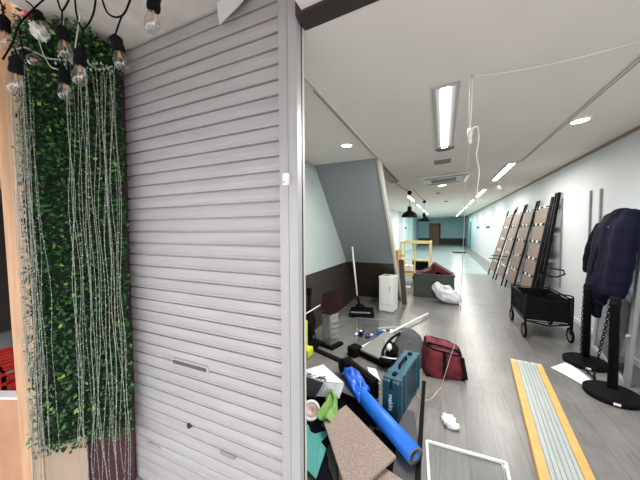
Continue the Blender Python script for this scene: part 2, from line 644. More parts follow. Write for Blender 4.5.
# ================================================================== ROLLER SHUTTER
X0, X1, YS = -2.13, -.765, 1.2
sh = thing('roller_shutter', (-1.45, 1.2, -.25), 'closed grey ribbed roller shutter beside the leafy green panel', 'shutter')
pitch_z = .0772
prof = [(.0, .017), (.008, .017), (.0085, .001), (.011, -.0035), (.021, -.0045), (.023, -.001), (.027, -.001), (.045, -.003), (.060, -.002), (.074, .0), (.0768, .003)]
mb = MB()
z0 = 1.846 - pitch_z * 28
rows = []
k = 0
while z0 + k * pitch_z < 2.79:
    for (dz, dyy) in prof:
        rows.append((min(z0 + k * pitch_z + dz, 2.80), YS + dyy))
    k += 1
va = []
for (z, y) in rows:
    if z < -.25:
        continue
    va.append((mb.bm.verts.new((X0, y, z)), mb.bm.verts.new((X1, y, z))))
for (a, b), (c, d_) in zip(va, va[1:]):
    mb.bm.faces.new((a, b, d_, c))
mb.build('slat_curtain', 'shutter', sh, recalc=False, solid=0)
MB().b2((X0, YS + .020, -.25), (X1, YS + .034, 2.8)).build('backing_sheet', 'shutter', sh)
MB().b2((X0 - .06, 1.165, -.25), (X0 - .005, 1.25, 2.79)).build('guide_rail', 'alu', sh)


def oval(mb, cx, cz, a, b, y, off, mi=0, n=24):
    pts = []
    for k in range(n):
        an = 2 * math.pi * k / n
        ex = (a - b) * (1 if math.cos(an) > 0 else -1)
        pts.append((cx + ex + b * math.cos(an), y, cz + b * math.sin(an)))
    mb.prism(pts, (0, off, 0), mi)


mb = MB()
oval(mb, -1.445, .70, .165, .024, YS - .012, .02)
hr = mb.build('handle_recess', 'shutter', sh, bevel=.002)
mb = MB()
oval(mb, -1.445, .70, .150, .012, YS - .0135, .006)
mb.build('recess_slot', 'slotdark', hr)  # dark colour stands in for the shadow inside the slot
MB().cyl((-1.462, YS - .012, .304), (-1.462, YS + .01, .304), .017, 14).build('lock_cylinder', 'darkbrown', sh)
mb = MB()
oval(mb, -1.82, .05, .07, .016, YS - .008, .02)
mb.build('letter_slot', 'alu', sh)
mb = MB()
oval(mb, -1.15, .22, .06, .014, YS - .008, .02)
mb.build('vent_slot', 'vent', sh)
# torn paper at the top of the shutter
mb = MB()
P = [(-1.135, 1.165, 2.788), (-1.125, 1.16, 2.72), (-1.11, 1.155, 2.655), (-1.05, 1.15, 2.675), (-.98, 1.155, 2.71), (-.92, 1.16, 2.75), (-.86, 1.165, 2.788)]
mb.prism(P, (0, .003, 0))
tag(mb.build('torn_sheet', 'skirt'), 'torn pale sheet hanging from the soffit over shutter top', 'paper')

# aluminium pilaster between shutter and opening
struct('trim_11', MB().b2((-.746, 1.165, -.25), (-.695, 1.26, 2.79)).b2((-.690, 1.160, -.25), (-.640, 1.20, 2.79)).b2((-.70, 1.18, -.25), (-.68, 1.25, 2.79)), 'alu')
struct('trim_12', MB().b2((-.655, 1.20, -.25), (-.640, 1.215, 2.79)), 'gasket')
struct('trim_13', MB().b2((-.655, 1.215, -.25), (-.640, 1.235, 2.79)), 'cream')
sw = thing('door_sensor', (-.70, 1.15, 1.79), 'small white square box on the grey post beside shutter', 'switch')
MB().b2((-.716, 1.14, 1.765), (-.680, 1.16, 1.825)).build('housing', 'white', sw, bevel=.004)
MB().cyl((-.705, 1.138, 1.782), (-.705, 1.141, 1.782), .004, 10).build('indicator', 'grey', sw)

# ================================================================== LEFT STREET SIDE
A = Vector((-2.28, .77, 0))
B = Vector((-1.955, 1.13, 0))
ax = (B - A).normalized()
nrm = Vector((ax.y, -ax.x, 0))     # towards the street and the camera
L = (B - A).length
# pillar carrying the hedge
mb = MB()
mb.prism([A + ax * .09 - nrm * .06 - Vector((0, 0, .25)), B - nrm * .06 - Vector((0, 0, .25)), Vector((-2.07, 1.26, -.25)), Vector((-2.4, 1.26, -.25)), Vector((-2.38, .96, -.25))], (0, 0, 3.2))
struct('wall_pillar', mb, 'maroon')
pb = MB()
a0 = A + ax * .0 + nrm * -.055
pb.prism([a0 + Vector((0, 0, -.25)), a0 + ax * .23 + Vector((0, 0, -.25)), a0 + ax * .23 + Vector((0, 0, .3)), a0 + Vector((0, 0, .3))], nrm * .02)
tag(pb.build('timber_board', 'plypale'), 'pale bare board showing below the leafy green panel', 'board')
hd = thing('hedge_panel', (A + B) / 2 + Vector((0, 0, .19)), 'artificial green leaf hedge panel hung beside the shutter', 'hedge')
mb = MB()
mb.prism([A + nrm * -.035 + Vector((0, 0, .2)), B + nrm * -.035 + Vector((0, 0, .2)), B + nrm * -.035 + Vector((0, 0, 2.76)), A + nrm * -.035 + Vector((0, 0, 2.8))], nrm * .03)
mb.build('backing_mat', 'hedgeback', hd)
mb = MB()
for k in range(7500):
    s = random.uniform(-.01, L + .015)
    z = random.uniform(.17, 2.77)
    dpt = random.random() ** 1.3 * .055
    if k > 6900:
        s = random.uniform(.0, L * .8)
        z = 2.77 - random.random() ** 1.5 * .22
        dpt = random.random() * .16 * (1 - (2.77 - z) * 2.5)
    c = A + ax * s + nrm * dpt + Vector((0, 0, z))
    if s > L - .03:
        c -= nrm * random.uniform(0, .03)
    d1 = (nrm * random.uniform(.15, .8) + ax * random.uniform(-1, 1) + Vector((0, 0, random.uniform(-1.2, .6)))).normalized()
    d2 = d1.cross(Vector((random.uniform(-1, 1), random.uniform(-1, 1), random.uniform(.2, 1)))).normalized()
    n3 = d1.cross(d2)
    ln = random.uniform(.018, .036)
    wd = ln * .38
    v = [mb.bm.verts.new(c), mb.bm.verts.new(c + d1 * ln * .5 + d2 * wd + n3 * wd * .3), mb.bm.verts.new(c + d1 * ln), mb.bm.verts.new(c + d1 * ln * .5 - d2 * wd + n3 * wd * .3)]
    q = random.random()
    clump = noise.noise(Vector((s * 6, z * 3, 1)))
    mi = 2 if (q < .10 and dpt > .02 and clump > -.1) else (1 if q < .42 else 0)
    for f in ((v[0], v[1], v[2]), (v[0], v[2], v[3])):
        mb.bm.faces.new(f).material_index = mi
lf = mb.build('foliage', ['leafA', 'leafB', 'leafC'], hd, recalc=False)

# string lights hanging down in front of it
def strand(s0, s1, d0, z1, r, m, label, group, nb=46, wob=.012):
    s_a, s_b = s0, s1
    top = A + ax * s_a + nrm * d0 + Vector((0, 0, random.uniform(2.50, 2.6) if s0 > .2 else random.uniform(2.3, 2.6)))
    bot = A + ax * s_b + nrm * (d0 + random.uniform(-.01, .02)) + Vector((0, 0, z1))
    n = 26
    ph = random.uniform(0, 9)
    pts = []
    for i in range(n + 1):
        t = i / n
        p = top.lerp(bot, t)
        p += ax * (wob * noise.noise(Vector((ph, t * 5, 0)))) * 2 + nrm * (.006 * noise.noise(Vector((ph, t * 6, 4))))
        pts.append(p)
    mb = MB()
    mb.tube(pts, r, 4)
    for k in range(nb):
        t = (k + random.random() * .6) / nb
        i = min(int(t * n), n - 1)
        p = pts[i].lerp(pts[i + 1], t * n - i)
        e = random.uniform(.002, .0034)
        res = bmesh.ops.create_icosphere(mb.bm, subdivisions=1, radius=e, matrix=Matrix.Translation(p + Vector((random.uniform(-.003, .003), random.uniform(-.003, .003), 0))))
        for f in {f for v in res['verts'] for f in v.link_faces}:
            f.material_index = 1
    o = mb.build('light_strand', [m, 'bead'])
    tag(o, label, 'string light', group)


mb = MB()
hp = [A + ax * (.02 + .045 * k) + nrm * (.085 + .012 * math.sin(k * 2.1)) + Vector((0, 0, 2.57 + .018 * math.sin(k * 1.3))) for k in range(11)]
mb.tube(smooth_path(hp, 5), .004, 6)
for k in range(26):
    p_ = A + ax * (.20 + .27 * k / 25) + nrm * (.09 + random.uniform(-.01, .015)) + Vector((0, 0, 2.555 + random.uniform(-.03, .025)))
    mb.blob(p_, (.006, .006, .011), 1, .3, 3, rz(random.uniform(0, 90)))
tag(mb.build('light_curtain_cord', 'wirepale'), 'pale knotted cord carrying light strands along the hedge top', 'cord')

g1 = 'dense bundle of clear light strands along the timber post'
for k in range(24):
    s = -.018 + .0030 * k + random.uniform(-.003, .003)
    strand(s, s + random.uniform(.0, .03), random.uniform(.06, .10), -.22, .0010, random.choice(['wire', 'wirepale']), 'thin clear light strand in dense bundle beside timber post', g1, wob=.007)
g2 = 'clear light strands over the left half of the leaf hedge'
for s, e in ((.055, .10), (.065, .075), (.09, .165), (.085, .10), (.04, .09)):
    strand(s, e, random.uniform(.075, .10), random.uniform(-.15, .25), .0009, 'wire', 'thin clear light strand crossing the left half of leaf hedge', g2)
g3 = 'clear light strands over the right half of the leaf hedge'
for k in range(22):
    s = .225 + .0125 * k + random.uniform(-.008, .008)
    strand(s, s + random.uniform(-.0, .02), random.uniform(.065, .11), random.uniform(-.22, -.05), random.uniform(.0009, .0015), random.choice(['wire', 'wirepale']), 'thin clear light strand over the right half of leaf hedge', g3, wob=.016)

# timber post, plywood panels and the dark shop beyond
tp = MB()
tp.prism([(-2.385, .735, -.25), (-2.285, .80, -.25), (-2.345, .89, -.25), (-2.445, .825, -.25)], (-.062, -.035, 3.2))
tag(tp.build('timber_post', 'plank', bevel=.003), 'tall pale timber post left of the leafy hedge panel', 'post')
struct('wall_left_street', MB().b2((-3.6, .70, 1.86), (-2.47, .86, 3.1)), 'plank')
lw = MB()
lw.prism([(-2.80, .58, -.25), (-2.41, .75, -.25), (-2.41, .75, .50), (-2.80, .58, .50)], (-.02, .05, 0))
q = lw.build('plywood_panel', 'ply')
tag(q, 'knotted plywood half panel with white top edge at street front', 'panel')
mb = MB()
mb.prism([(-2.81, .56, .50), (-2.40, .735, .50), (-2.40, .735, .512), (-2.81, .56, .512)], (-.025, .07, 0))
mb.build('white_edge', 'white', q)
struct('wall_shop_back', MB().b2((-7, 3.4, -.25), (-2.35, 3.5, 3)), 'darkroom')
mb = MB()
for k in range(30):
    mb.b2((-6.9, 3.37, -.2 + k * .1), (-2.4, 3.4, -.2 + k * .1 + .088))
struct('trim_14', mb, 'siding')
struct('wall_shop_right', MB().b2((-2.45, 1.26, -.25), (-2.35, 3.5, 3)), 'darkroom')
struct('wall_shop_left', MB().b2((-7.1, .6, -.25), (-7, 3.5, 3)), 'darkroom')
struct('ceiling_shop', MB().b2((-7.1, .86, 2.0), (-2.35, 3.5, 2.1)), 'darkroom')
struct('floor_shop', MB().b2((-7, .9, -.25), (-2.45, 3.5, -.22)), 'grey')
cr = thing('crate', (-3.75, 1.2, -.22), 'red slatted plastic crate stacked behind the plywood panel', 'crate')
mb = MB()
for zz in (-.2, .08):
    pass
for k in range(7):
    z = -.2 + k * .085
    mb.b2((-3.99, .97, z), (-3.50, .99, z + .055)).b2((-3.99, 1.44, z), (-3.50, 1.46, z + .055))
    mb.b2((-4.0, .97, z), (-3.98, 1.46, z + .055)).b2((-3.51, .97, z), (-3.49, 1.46, z + .055))
for k in range(6):
    x = -3.96 + k * .09
    mb.b2((x, .99, .33), (x + .05, 1.45, .345))
for x in (-3.99, -3.51):
    for y in (.98, 1.45):
        mb.b2((x - .02, y - .02, -.22), (x + .02, y + .02, .37))
mb.b2((-4.01, .955, .34), (-3.48, .975, .375)).b2((-4.01, 1.455, .34), (-3.48, 1.475, .375)).b2((-4.01, .955, .34), (-3.99, 1.475, .375)).b2((-3.50, .955, .34), (-3.48, 1.475, .375))
mb.build('slatted_body', 'red', cr)
MB().b2((-3.97, .995, -.2), (-3.53, 1.435, .1)).build('stacked_tray', 'red', cr)
ol = thing('wall_outlet', (-4.9, 3.37, .5), 'small white outlet plate on the dark brown siding', 'outlet')
MB().b2((-4.98, 3.355, .43), (-4.86, 3.37, .60)).build('cover_plate', 'white', ol, bevel=.004)
MB().b2((-4.935, 3.352, .50), (-4.905, 3.356, .54)).build('socket_slot', 'grey', ol)
rs = MB().box((-2.14, .88, 2.93), (.30, .03, .24), rz(32))
tag(rs.build('red_sign', 'signred'), 'red sign panel above the leafy hedge at top left', 'sign')
mb = MB()
mb.blob((-2.08, .79, 2.67), (.034, .04, .040), 3, .6, 3)
tag(mb.build('plastic_clip', 'white'), 'white plastic scrap caught under the red sign panel', 'scrap')

# festoon of clear bulbs
fs = thing('festoon_lights', (-1.2, .6, 2.5), 'black festoon cable with clear filament bulbs above the hedge', 'string light')
cab = [(-.78, .66, 2.52), (-.91, .61, 2.40), (-.955, .60, 2.335), (-1.03, .61, 2.30), (-1.10, .60, 2.33), (-1.13, .59, 2.45), (-1.15, .60, 2.50), (-1.175, .60, 2.36), (-1.21, .58, 2.29), (-1.26, .585, 2.36),
       (-1.29, .59, 2.45), (-1.35, .58, 2.40), (-1.44, .60, 2.50), (-1.52, .60, 2.52), (-1.58, .56, 2.44), (-1.54, .52, 2.36), (-1.50, .49, 2.27), (-1.53, .47, 2.20)]
MB().tube(smooth_path(cab, 6), .0032, 8).build('cable', 'black', fs)
mb = MB()
mb.tube(smooth_path([(-1.35, .58, 2.40), (-1.38, .60, 2.30), (-1.33, .6, 2.22), (-1.27, .585, 2.27), (-1.22, .58, 2.36)], 6), .0022, 6)
mb.tube(smooth_path([(-1.60, .6, 2.40), (-1.52, .58, 2.30), (-1.46, .58, 2.22), (-1.40, .58, 2.19)], 6), .0022, 6)
mb.tube(smooth_path([(-1.15, .6, 2.46), (-1.12, .60, 2.37), (-1.06, .605, 2.32), (-1.03, .61, 2.30)], 6), .0022, 6)
mb.build('tie_wire', 'wirepale', fs)
bul = [((-.885, .62, 2.25), (.02, 0, .1), (-.90, .61, 2.40)), ((-1.03, .60, 2.15), (-.03, 0, .1), (-1.03, .61, 2.30)), ((-1.22, .57, 2.13), (.01, 0, .1), (-1.21, .58, 2.29)),
       ((-1.34, .58, 2.26), (-.02, 0, .1), (-1.35, .58, 2.40)), ((-1.47, .63, 2.15), (0, 0, .1), (-1.45, .60, 2.30)), ((-1.43, .47, 2.10), (.015, 0, .1), (-1.50, .49, 2.25)),
       ((-1.56, .60, 2.42), (-.06, 0, .1), (-1.58, .56, 2.50)), ((-1.60, .58, 2.28), (-.09, 0, .05), (-1.54, .52, 2.36)), ((-1.60, .50, 2.32), (0, 0, .1), (-1.53, .47, 2.42))]
for (c, d1, tp_) in bul:
    c = Vector(c)
    d1 = Vector(d1).normalized()
    so = MB()
    so.lathe(c + d1 * .030, [(0, -.004), (.018, -.004), (.0205, .002), (.0205, .014), (.0185, .017), (.0185, .032), (.020, .035), (.020, .042), (.014, .050), (.006, .060), (0, .062)], 18, d1)
    so.tube(smooth_path([c + d1 * .088, (c + d1 * .10).lerp(Vector(tp_), .5) + Vector((.004, 0, 0)), Vector(tp_)], 5), .003, 6)
    s_ = so.build('socket', 'black', fs)
    bb = MB()
    bb.lathe(c, [(.0125, .030), (.015, .020), (.020, .006), (.0235, -.008), (.0235, -.022), (.019, -.036), (.011, -.044), (0, -.047)], 18, d1)
    g_ = bb.build('bulb', 'bulbglass', s_)
    x_ = d1.orthogonal().normalized()
    fl = MB()
    for sg_ in (-1, 1):
        fl.tube([c + d1 * .022 + x_ * .003 * sg_, c + x_ * .007 * sg_ - d1 * .012, c + x_ * .005 * sg_ - d1 * .026], .0011, 4)
    fl.tube([c + d1 * .030, c + d1 * .004], .003, 6)
    fl.build('filament', 'filament', g_)

# ================================================================== CEILING FIXTURES
def kc(x):
    return 1.028 / (1.15 - .0603 * x) if x > -.95 else .98 / 1.15


def seat(o, tilt=True):
    """seat a thing, authored under a level ceiling at H, on the sloping ceiling"""
    k = kc(o.location.x)
    o.location = (o.location.x * k, o.location.y * k, 1.55 + (o.location.z - 1.55) * k)
    o.scale = (k, k, k)
    if tilt and o.location.x > -.81:
        o.rotation_euler = (0, -math.atan(.0603), 0)
    return o


def tube_light(x, y, l, wid, label, power, group, k_=.5):
    t_ = thing('ceiling_light', (x, y, H), label, 'light', group)
    fx = wid / 2
    mb = MB()
    mb.b2((x - fx, y - l / 2, H - .012), (x - fx + .03, y + l / 2, H)).b2((x + fx - .03, y - l / 2, H - .012), (x + fx, y + l / 2, H))
    mb.b2((x - fx + .0301, y - l / 2, H - .012), (x + fx - .0301, y - l / 2 + .03, H)).b2((x - fx + .0301, y + l / 2 - .03, H - .012), (x + fx - .0301, y + l / 2, H))
    mb.b2((x - fx + .0301, y - l / 2 + .0301, H - .004), (x + fx - .0301, y + l / 2 - .0301, H))
    mb.build('frame', 'fixture', t_)
    MB().b2((x - wid * k_ / 2, y - l / 2 + .05, H - .02), (x + wid * k_ / 2, y + l / 2 - .05, H - .005)).build('diffuser', 'lamp', t_, bevel=.004)
    if power:
        q_ = kc(x)
        area('lamp_light', (x * q_, y * q_, zc(x * q_) - .035), (wid * k_ * q_, (l - .1) * q_), power)
    return seat(t_)


tube_light(.008, 3.35, 1.85, .21, 'nearest large recessed tube light in the middle ceiling', 78, None, .36)
ords = ['nearest', 'second nearest', 'third', 'fourth', 'fifth', 'sixth', 'seventh']
for i, y in enumerate((6.7, 10.2, 13.4, 16.6, 19.8, 23.0, 26.2)):
    tube_light(1.10, y, 1.9, .17, ords[i] + ' narrow tube light in the right-hand ceiling row', 42 if i < 2 else 36, 'right-hand row of ceiling lights')
for i, y in enumerate((10.8, 14.5, 18.2, 22)):
    tube_light(-1.10, y, 1.9, .17, ords[i] + ' narrow tube light in the left-hand ceiling row', 40, 'left-hand row of ceiling lights')


def downlight(x, y, z, r, label, power):
    t_ = thing('downlight', (x, y, z), label, 'light')
    MB().lathe((x, y, z), [(r, 0), (r, -.008), (r * .82, -.010), (r * .80, -.004)], 28).build('rim', 'white', t_)
    MB().lathe((x, y, z - .005), [(r * .80, 0), (r * .78, -.004), (r * .5, -.009), (0, -.010)], 28).build('lens', 'lampsoft', t_)
    l = bpy.data.lights.new('lamp_light', 'SPOT')
    l.energy = power
    l.spot_size = R(150)
    l.spot_blend = .6
    l.shadow_soft_size = r
    l.color = (1, .96, .9)
    o = bpy.data.objects.new('lamp_light', l)
    o.location = (x, y, z - .03)
    if z > 2.6:
        o.location = (x * kc(x), y * kc(x), zc(x * kc(x)) - .035)
        seat(t_)
    COL.objects.link(o)


downlight(-1.03, 3.05, 2.53, .075, 'round recessed downlight in the low alcove ceiling', 26)
downlight(1.32, 3.83, H, .095, 'round recessed downlight near the right wall ceiling edge', 26)
downlight(-.03, 7.9, H, .12, 'round downlight beyond the ceiling air conditioner', 26)

# ceiling track
tr = thing('ceiling_track', (1.2, 3.4, H), 'long ceiling track running parallel to the right wall', 'track')
MB().b2((1.19, 1.45, H - .012), (1.210, 5.7, H)).build('rail', 'cream', tr)
MB().b2((1.212, 1.45, H - .006), (1.226, 5.7, H)).build('slot', 'darkbrown', tr)
seat(tr)


def spot(x, y, aim, label):
    t_ = thing('spotlight', (x, y, H), label, 'light', 'white spotlights below the right-hand ceiling row')
    MB().b2((x - .03, y - .05, H - .03), (x + .03, y + .05, H)).cyl((x, y, H - .03), (x, y, H - .13), .012, 8).build('mount', 'white', t_)
    a = Vector(aim).normalized()
    c = Vector((x, y, H - .16))
    MB().lathe(c, [(0, -.10), (.035, -.10), (.045, -.08), (.05, .09), (.042, .09), (.040, .07), (0, .07)], 18, a).build('lamp_head', 'white', t_)
    seat(t_, False)


spot(1.27, 7.95, (.6, .5, -.5), 'nearest white spotlight below right-hand ceiling row, aimed at wall')
spot(1.05, 11.9, (-.6, -.3, -.5), 'farther white spotlight below right-hand ceiling row')

# round vent disc, grille, cassette air conditioner
t_ = thing('round_vent', (.01, 4.33, H), 'dark round ceiling vent touching the large tube light', 'vent')
MB().lathe((.01, 4.33, H), [(.12, 0), (.12, -.006), (.10, -.012), (.05, -.010), (0, -.012)], 28).build('disc', 'slotdark', t_)
MB().lathe((.01, 4.33, H), [(.128, 0), (.128, -.004), (.12, -.006)], 28).build('rim', 'grey', t_)
seat(t_)
t_ = thing('ceiling_grille', (-.02, 5.1, H), 'square ceiling vent grille between round vent and air conditioner', 'vent')
MB().b2((-.21, 4.88, H - .012), (.17, 5.32, H)).build('frame', 'offwhite', t_, bevel=.004)
mb = MB()
for k in range(9):
    mb.box((-.02, 4.95 + k * .037, H - .014), (.26, .022, .006), Matrix.Rotation(R(30), 3, 'X'))
mb.build('louvre', 'vent', t_)
seat(t_)
t_ = thing('air_conditioner', (0, 6.85, H), 'square white cassette air conditioner set in the ceiling', 'air conditioner')
MB().b2((-.52, 6.35, H - .045), (.52, 7.35, H)).build('fascia', 'offwhite', t_, bevel=.012)
mb = MB()
for k in range(12):
    mb.b2((-.26, 6.62 + k * .04, H - .052), (.26, 6.642 + k * .04, H - .044))
mb.build('intake_grille', 'vent', t_)
MB().b2((-.38, 6.40, H - .050), (.38, 6.47, H - .043)).build('air_outlet', 'darkbrown', t_)
MB().b2((-.38, 7.23, H - .050), (.38, 7.30, H - .043)).build('air_outlet', 'darkbrown', t_)
MB().box((-.43, 6.85, H - .06), (.07, .76, .01), Matrix.Rotation(R(25), 3, 'Y')).build('air_flap', 'offwhite', t_)
MB().box((.45, 6.85, H - .07), (.09, .76, .01), Matrix.Rotation(R(-35), 3, 'Y')).build('air_flap', 'offwhite', t_)
seat(t_)
for (x, y, lb) in ((-.15, 9.5, 'small ceiling smoke sensor beyond the air conditioner'), (.12, 12.5, 'small dark ceiling sensor deep in the room')):
    t_ = thing('ceiling_sensor', (x, y, H), lb, 'sensor')
    MB().lathe((x, y, H), [(.07, 0), (.07, -.012), (.05, -.03), (0, -.034)], 18).build('housing', 'vent' if y < 10 else 'black', t_)
    seat(t_)

# pendants
def pendant(x, y, z, hx, hy, label):
    t_ = thing('pendant_lamp', (x, y, z), label, 'lamp', 'black pendant lamps')
    MB().lathe((x, y, z), [(.18, -.0), (.185, .01), (.175, .06), (.125, .12), (.065, .15), (.05, .17), (.05, .25), (.035, .27), (0, .272)], 26).build('lamp_shade', 'blackmetal', t_)
    MB().lathe((x, y, z + .01), [(.19, 0), (0, .012)], 24).build('shade_lining', 'cordwhite', t_)
    MB().tube(smooth_path([(x, y, z + .2), (x, y, 2.30), (x, y, 2.44)], 4), .006, 6).build('cord', 'black', t_)
    MB().blob((x, y, 2.44), (.055, .055, .055), 2).build('hook_ball', 'blackmetal', t_)
    MB().tube(smooth_path([(x, y, 2.46), ((x + hx) / 2, (y + hy) / 2, 2.56), (hx, hy, H)], 5), .007, 6).build('ceiling_cable', 'black', t_)
    seat(t_, False)


pendant(-.75, 7.0, 1.84, -1.12, 6.2, 'larger nearer black dome pendant lamp beyond the stair')
pendant(-.56, 9.5, 1.80, -.80, 8.2, 'smaller farther black dome pendant lamp beyond the stair')

# hanging wires
wv = thing('hanging_cable', (.17, 2.14, 2.588), 'thin cable sagging from right wall and hanging with white connector', 'cable')
MB().tube(smooth_path([(.172, 2.14, 2.58), (.36, 2.15, 2.565), (.62, 2.17, 2.57), (.90, 2.19, 2.595), (1.2, 2.2, 2.635), (1.6, 2.22, 2.66), (2.01, 2.24, 2.66)], 6), .0030, 6).build('span_cable', 'cordwhite', wv)
MB().tube(smooth_path([(.172, 2.14, 2.58), (.170, 2.14, 2.4), (.164, 2.14, 2.235)], 5), .0018, 6).build('drop_cable', 'cordwhite', wv)
MB().tube(smooth_path([(.156, 2.14, 2.58), (.154, 2.14, 2.4), (.157, 2.14, 2.235)], 5), .0014, 6).build('drop_cable', 'cordwhite', wv)
MB().lathe((.162, 2.14, 2.13), [(0, 0), (.011, 0), (.0135, .02), (.010, .04), (.0153, .055), (.017, .09), (.011, .104), (0, .107)], 16).build('connector', 'white', wv)
MB().box((.172, 2.14, 2.58), (.018, .018, .018)).build('hook', 'steel', wv)
MB().tube(smooth_path([(.167, 2.14, 2.225), (.207, 2.14, 2.236), (.215, 2.14, 2.14), (.203, 2.14, 2.05), (.221, 2.14, 1.94), (.212, 2.14, 1.82), (.215, 2.14, 1.72)], 6), .0038, 6).build('loose_cable', 'cordwhite', wv)
MB().tube(smooth_path([(.160, 2.14, 2.14), (.145, 2.2, 1.85), (.143, 2.3, 1.5), (.142, 2.4, 1.2), (0.136, 2.507, 0.962)], 8), .0022, 6).build('long_cord', 'alu', wv)
MB().tube(smooth_path([(0.136, 2.507, 0.962), (0.108, 2.535, 0.611), (0.081, 2.613, 0.458), (0.054, 2.691, 0.305), (0.027, 2.769, 0.153), (0.004, 2.838, 0.018), (-.03, 2.76, .006), (-.09, 2.6, .005), (-.16, 2.58, .005), (-.20, 2.63, .006)], 8), .0035, 6).build('cord_tail', 'cordpink', wv)

# wall plates far right / left
for (x, y, lb) in ((2.0, 15.6, 'nearer dark slotted plate high on right wall'), (2.0, 19.6, 'farther dark slotted plate high on right wall'), (-2.29, 18.9, 'nearer dark slotted plate high on far left wall'), (-2.29, 23.5, 'farther dark slotted plate high on far left wall')):
    t_ = thing('wall_plate', (x, y, 1.62), lb, 'wall plate', 'dark slotted wall plates')
    s = -1 if x > 0 else 1
    MB().b2((x, y - .6, 1.57), (x + .018, y + .6, 1.69)).build('plate', 'vent' if 0 else 'grey', t_)
    mb = MB()
    for k in range(5):
        mb.b2((x - .006 if x > 0 else x + .018, y - .5 + k * .22, 1.60), (x if x > 0 else x + .024, y - .38 + k * .22, 1.66))
    mb.build('slot', 'black', t_)

# slender wall rails
for i, (y, z1, z0_, lb) in enumerate(((6.45, 2.10, .45, 'thin grey wall rail beside the leaning racks'), (5.39, 2.11, .5, 'left one of two steel wall rails above the coat'), (5.10, 2.10, .5, 'right one of two steel wall rails above the coat'))):
    o = MB().b2((1.995, y - .014, z0_), (2.02, y + .014, z1)).build('wall_rail', 'stile')
    tag(o, lb, 'rail', 'slender wall rails')

# ================================================================== LEANING RACKS
def rack(y, wdt, x0, label, boards=5, drop=0):
    t_ = thing('leaning_rack', (x0, y + wdt / 2, 0), label, 'rack', 'black framed slatted racks leaning on the right wall')
    top = Vector((2.0, 0, 2.17 - drop))
    ln = Vector((2.0 - .035 - x0, 0, 2.17 - drop))
    nl = ln.normalized()
    for yy in (y, y + wdt):
        MB().bar((x0, yy, .0), Vector((x0, yy, 0)) + ln, .03, .045, (0, 1, 0)).build('upright', 'blackmetal', t_)
    bw = .30
    for k in range(boards):
        s = .22 + k * .365
        c = Vector((x0, y + wdt / 2, 0)) + nl * (s + bw / 2)
        M = Matrix((Vector((0, 1, 0)), nl, Vector((0, 1, 0)).cross(nl))).transposed()
        MB().box(c + Vector((-.012, 0, 0)), (wdt - .05, bw, .018), M).build('board', 'tanboard', t_)
        cb = Vector((x0, y + wdt / 2, 0)) + nl * (s + bw + .04)
        b_ = MB().box(cb, (wdt - .03, .02, .02), M).build('crossbar', 'blackmetal', t_)
        for yy in (-.14, .17):
            MB().box(cb + Vector((-.022, yy, 0)), (.09, .05, .012), M).build('white_tag', 'white', b_)
    return t_


rack(6.80, .80, 1.62, 'nearest slatted rack with pale boards, behind the black wagon', 5)
rack(7.75, .80, 1.52, 'second nearest slatted rack leaning on right wall', 5)
rack(8.72, .85, 1.46, 'third slatted rack leaning on the right wall', 5)
rack(9.8, .95, 1.42, 'farthest slatted rack leaning on the right wall', 5, .05)
for (y, x0, z1, lb) in ((6.58, 1.70, 2.22, 'nearest bare black steel frame leaning before the slatted racks'), (6.72, 1.66, 2.16, 'bare black steel frame leaning just behind the nearest one')):
    t_ = thing('steel_frame', (x0, y, 0), lb, 'frame', 'bare black leaning frames')
    for dy_ in (-.055, .055):
        MB().bar((x0, y + dy_, 0), (1.975, y + dy_ - .03, z1), .05, .045, (0, 1, 0)).build('upright', 'blackmetal', t_)
    for k in range(6):
        z = .25 + k * .35
        xx = x0 + (1.975 - x0) * z / z1
        MB().box((xx, y - .015, z), (.03, .08, .05)).build('crossbar', 'blackmetal', t_)
for i, (y, z) in enumerate(((8.9, .82), (9.3, .70))):
    o = MB().bar((1.22, y - .2, z), (1.72, y, z - .05), .02, .02).build('rack_strut', 'blackmetal')
    tag(o, ('upper' if i == 0 else 'lower') + ' black strut sticking out of the leaning slatted racks', 'strut')

# ================================================================== WAGON
wg = thing('folding_wagon', (1.33, 5.1, 0), 'black fabric folding wagon standing before the leaning racks', 'wagon')
x0, x1, y0, y1, zb, ztp = 1.08, 1.58, 4.66, 5.50, .27, .59
mb = MB()
th = .012
mb.b2((x0, y0, zb), (x1, y0 + th, ztp - .02)).b2((x0, y1 - th, zb), (x1, y1, ztp - .02)).b2((x0, y0, zb), (x0 + th, y1, ztp - .02)).b2((x1 - th, y0, zb), (x1, y1, ztp - .02)).b2((x0, y0, zb), (x1, y1, zb + th))
mb.build('fabric_tub', 'black', wg, bevel=.006)
mb = MB()
mb.tube([(x0, y0, ztp), (x1, y0, ztp), (x1, y1, ztp), (x0, y1, ztp)], .014, 8, closed=True)
mb.tube([(x0, y0, zb - .02), (x1, y0, zb - .02), (x1, y1, zb - .02), (x0, y1, zb - .02)], .012, 8, closed=True)
for x in (x0, x1):
    for y in (y0, y1):
        mb.cyl((x, y, .12), (x, y, ztp + .03), .014, 8)
mb.tube([(x0 + .01, y0, zb - .02), ((x0 + x1) / 2, y0 - .01, zb - .06), (x1, y0, zb - .02)], .01, 8)
mb.tube([(x0, y0, zb - .02), (x0, (y0 + y1) / 2, .44), (x0, y1, zb - .02)], .008, 8)
mb.tube([(x1, y0, zb - .02), (x1, (y0 + y1) / 2, .44), (x1, y1, zb - .02)], .008, 8)
mb.tube(smooth_path([(x0 + .25, y0 - .02, ztp), (x0 + .26, y0 - .025, ztp + .06), (x1 - .02, y0 - .025, ztp + .06), (x1 + .01, y0 - .02, ztp - .03), (x1 + .01, y0 - .01, .2)], 5), .009, 8)
mb.build('frame', 'blackmetal', wg)
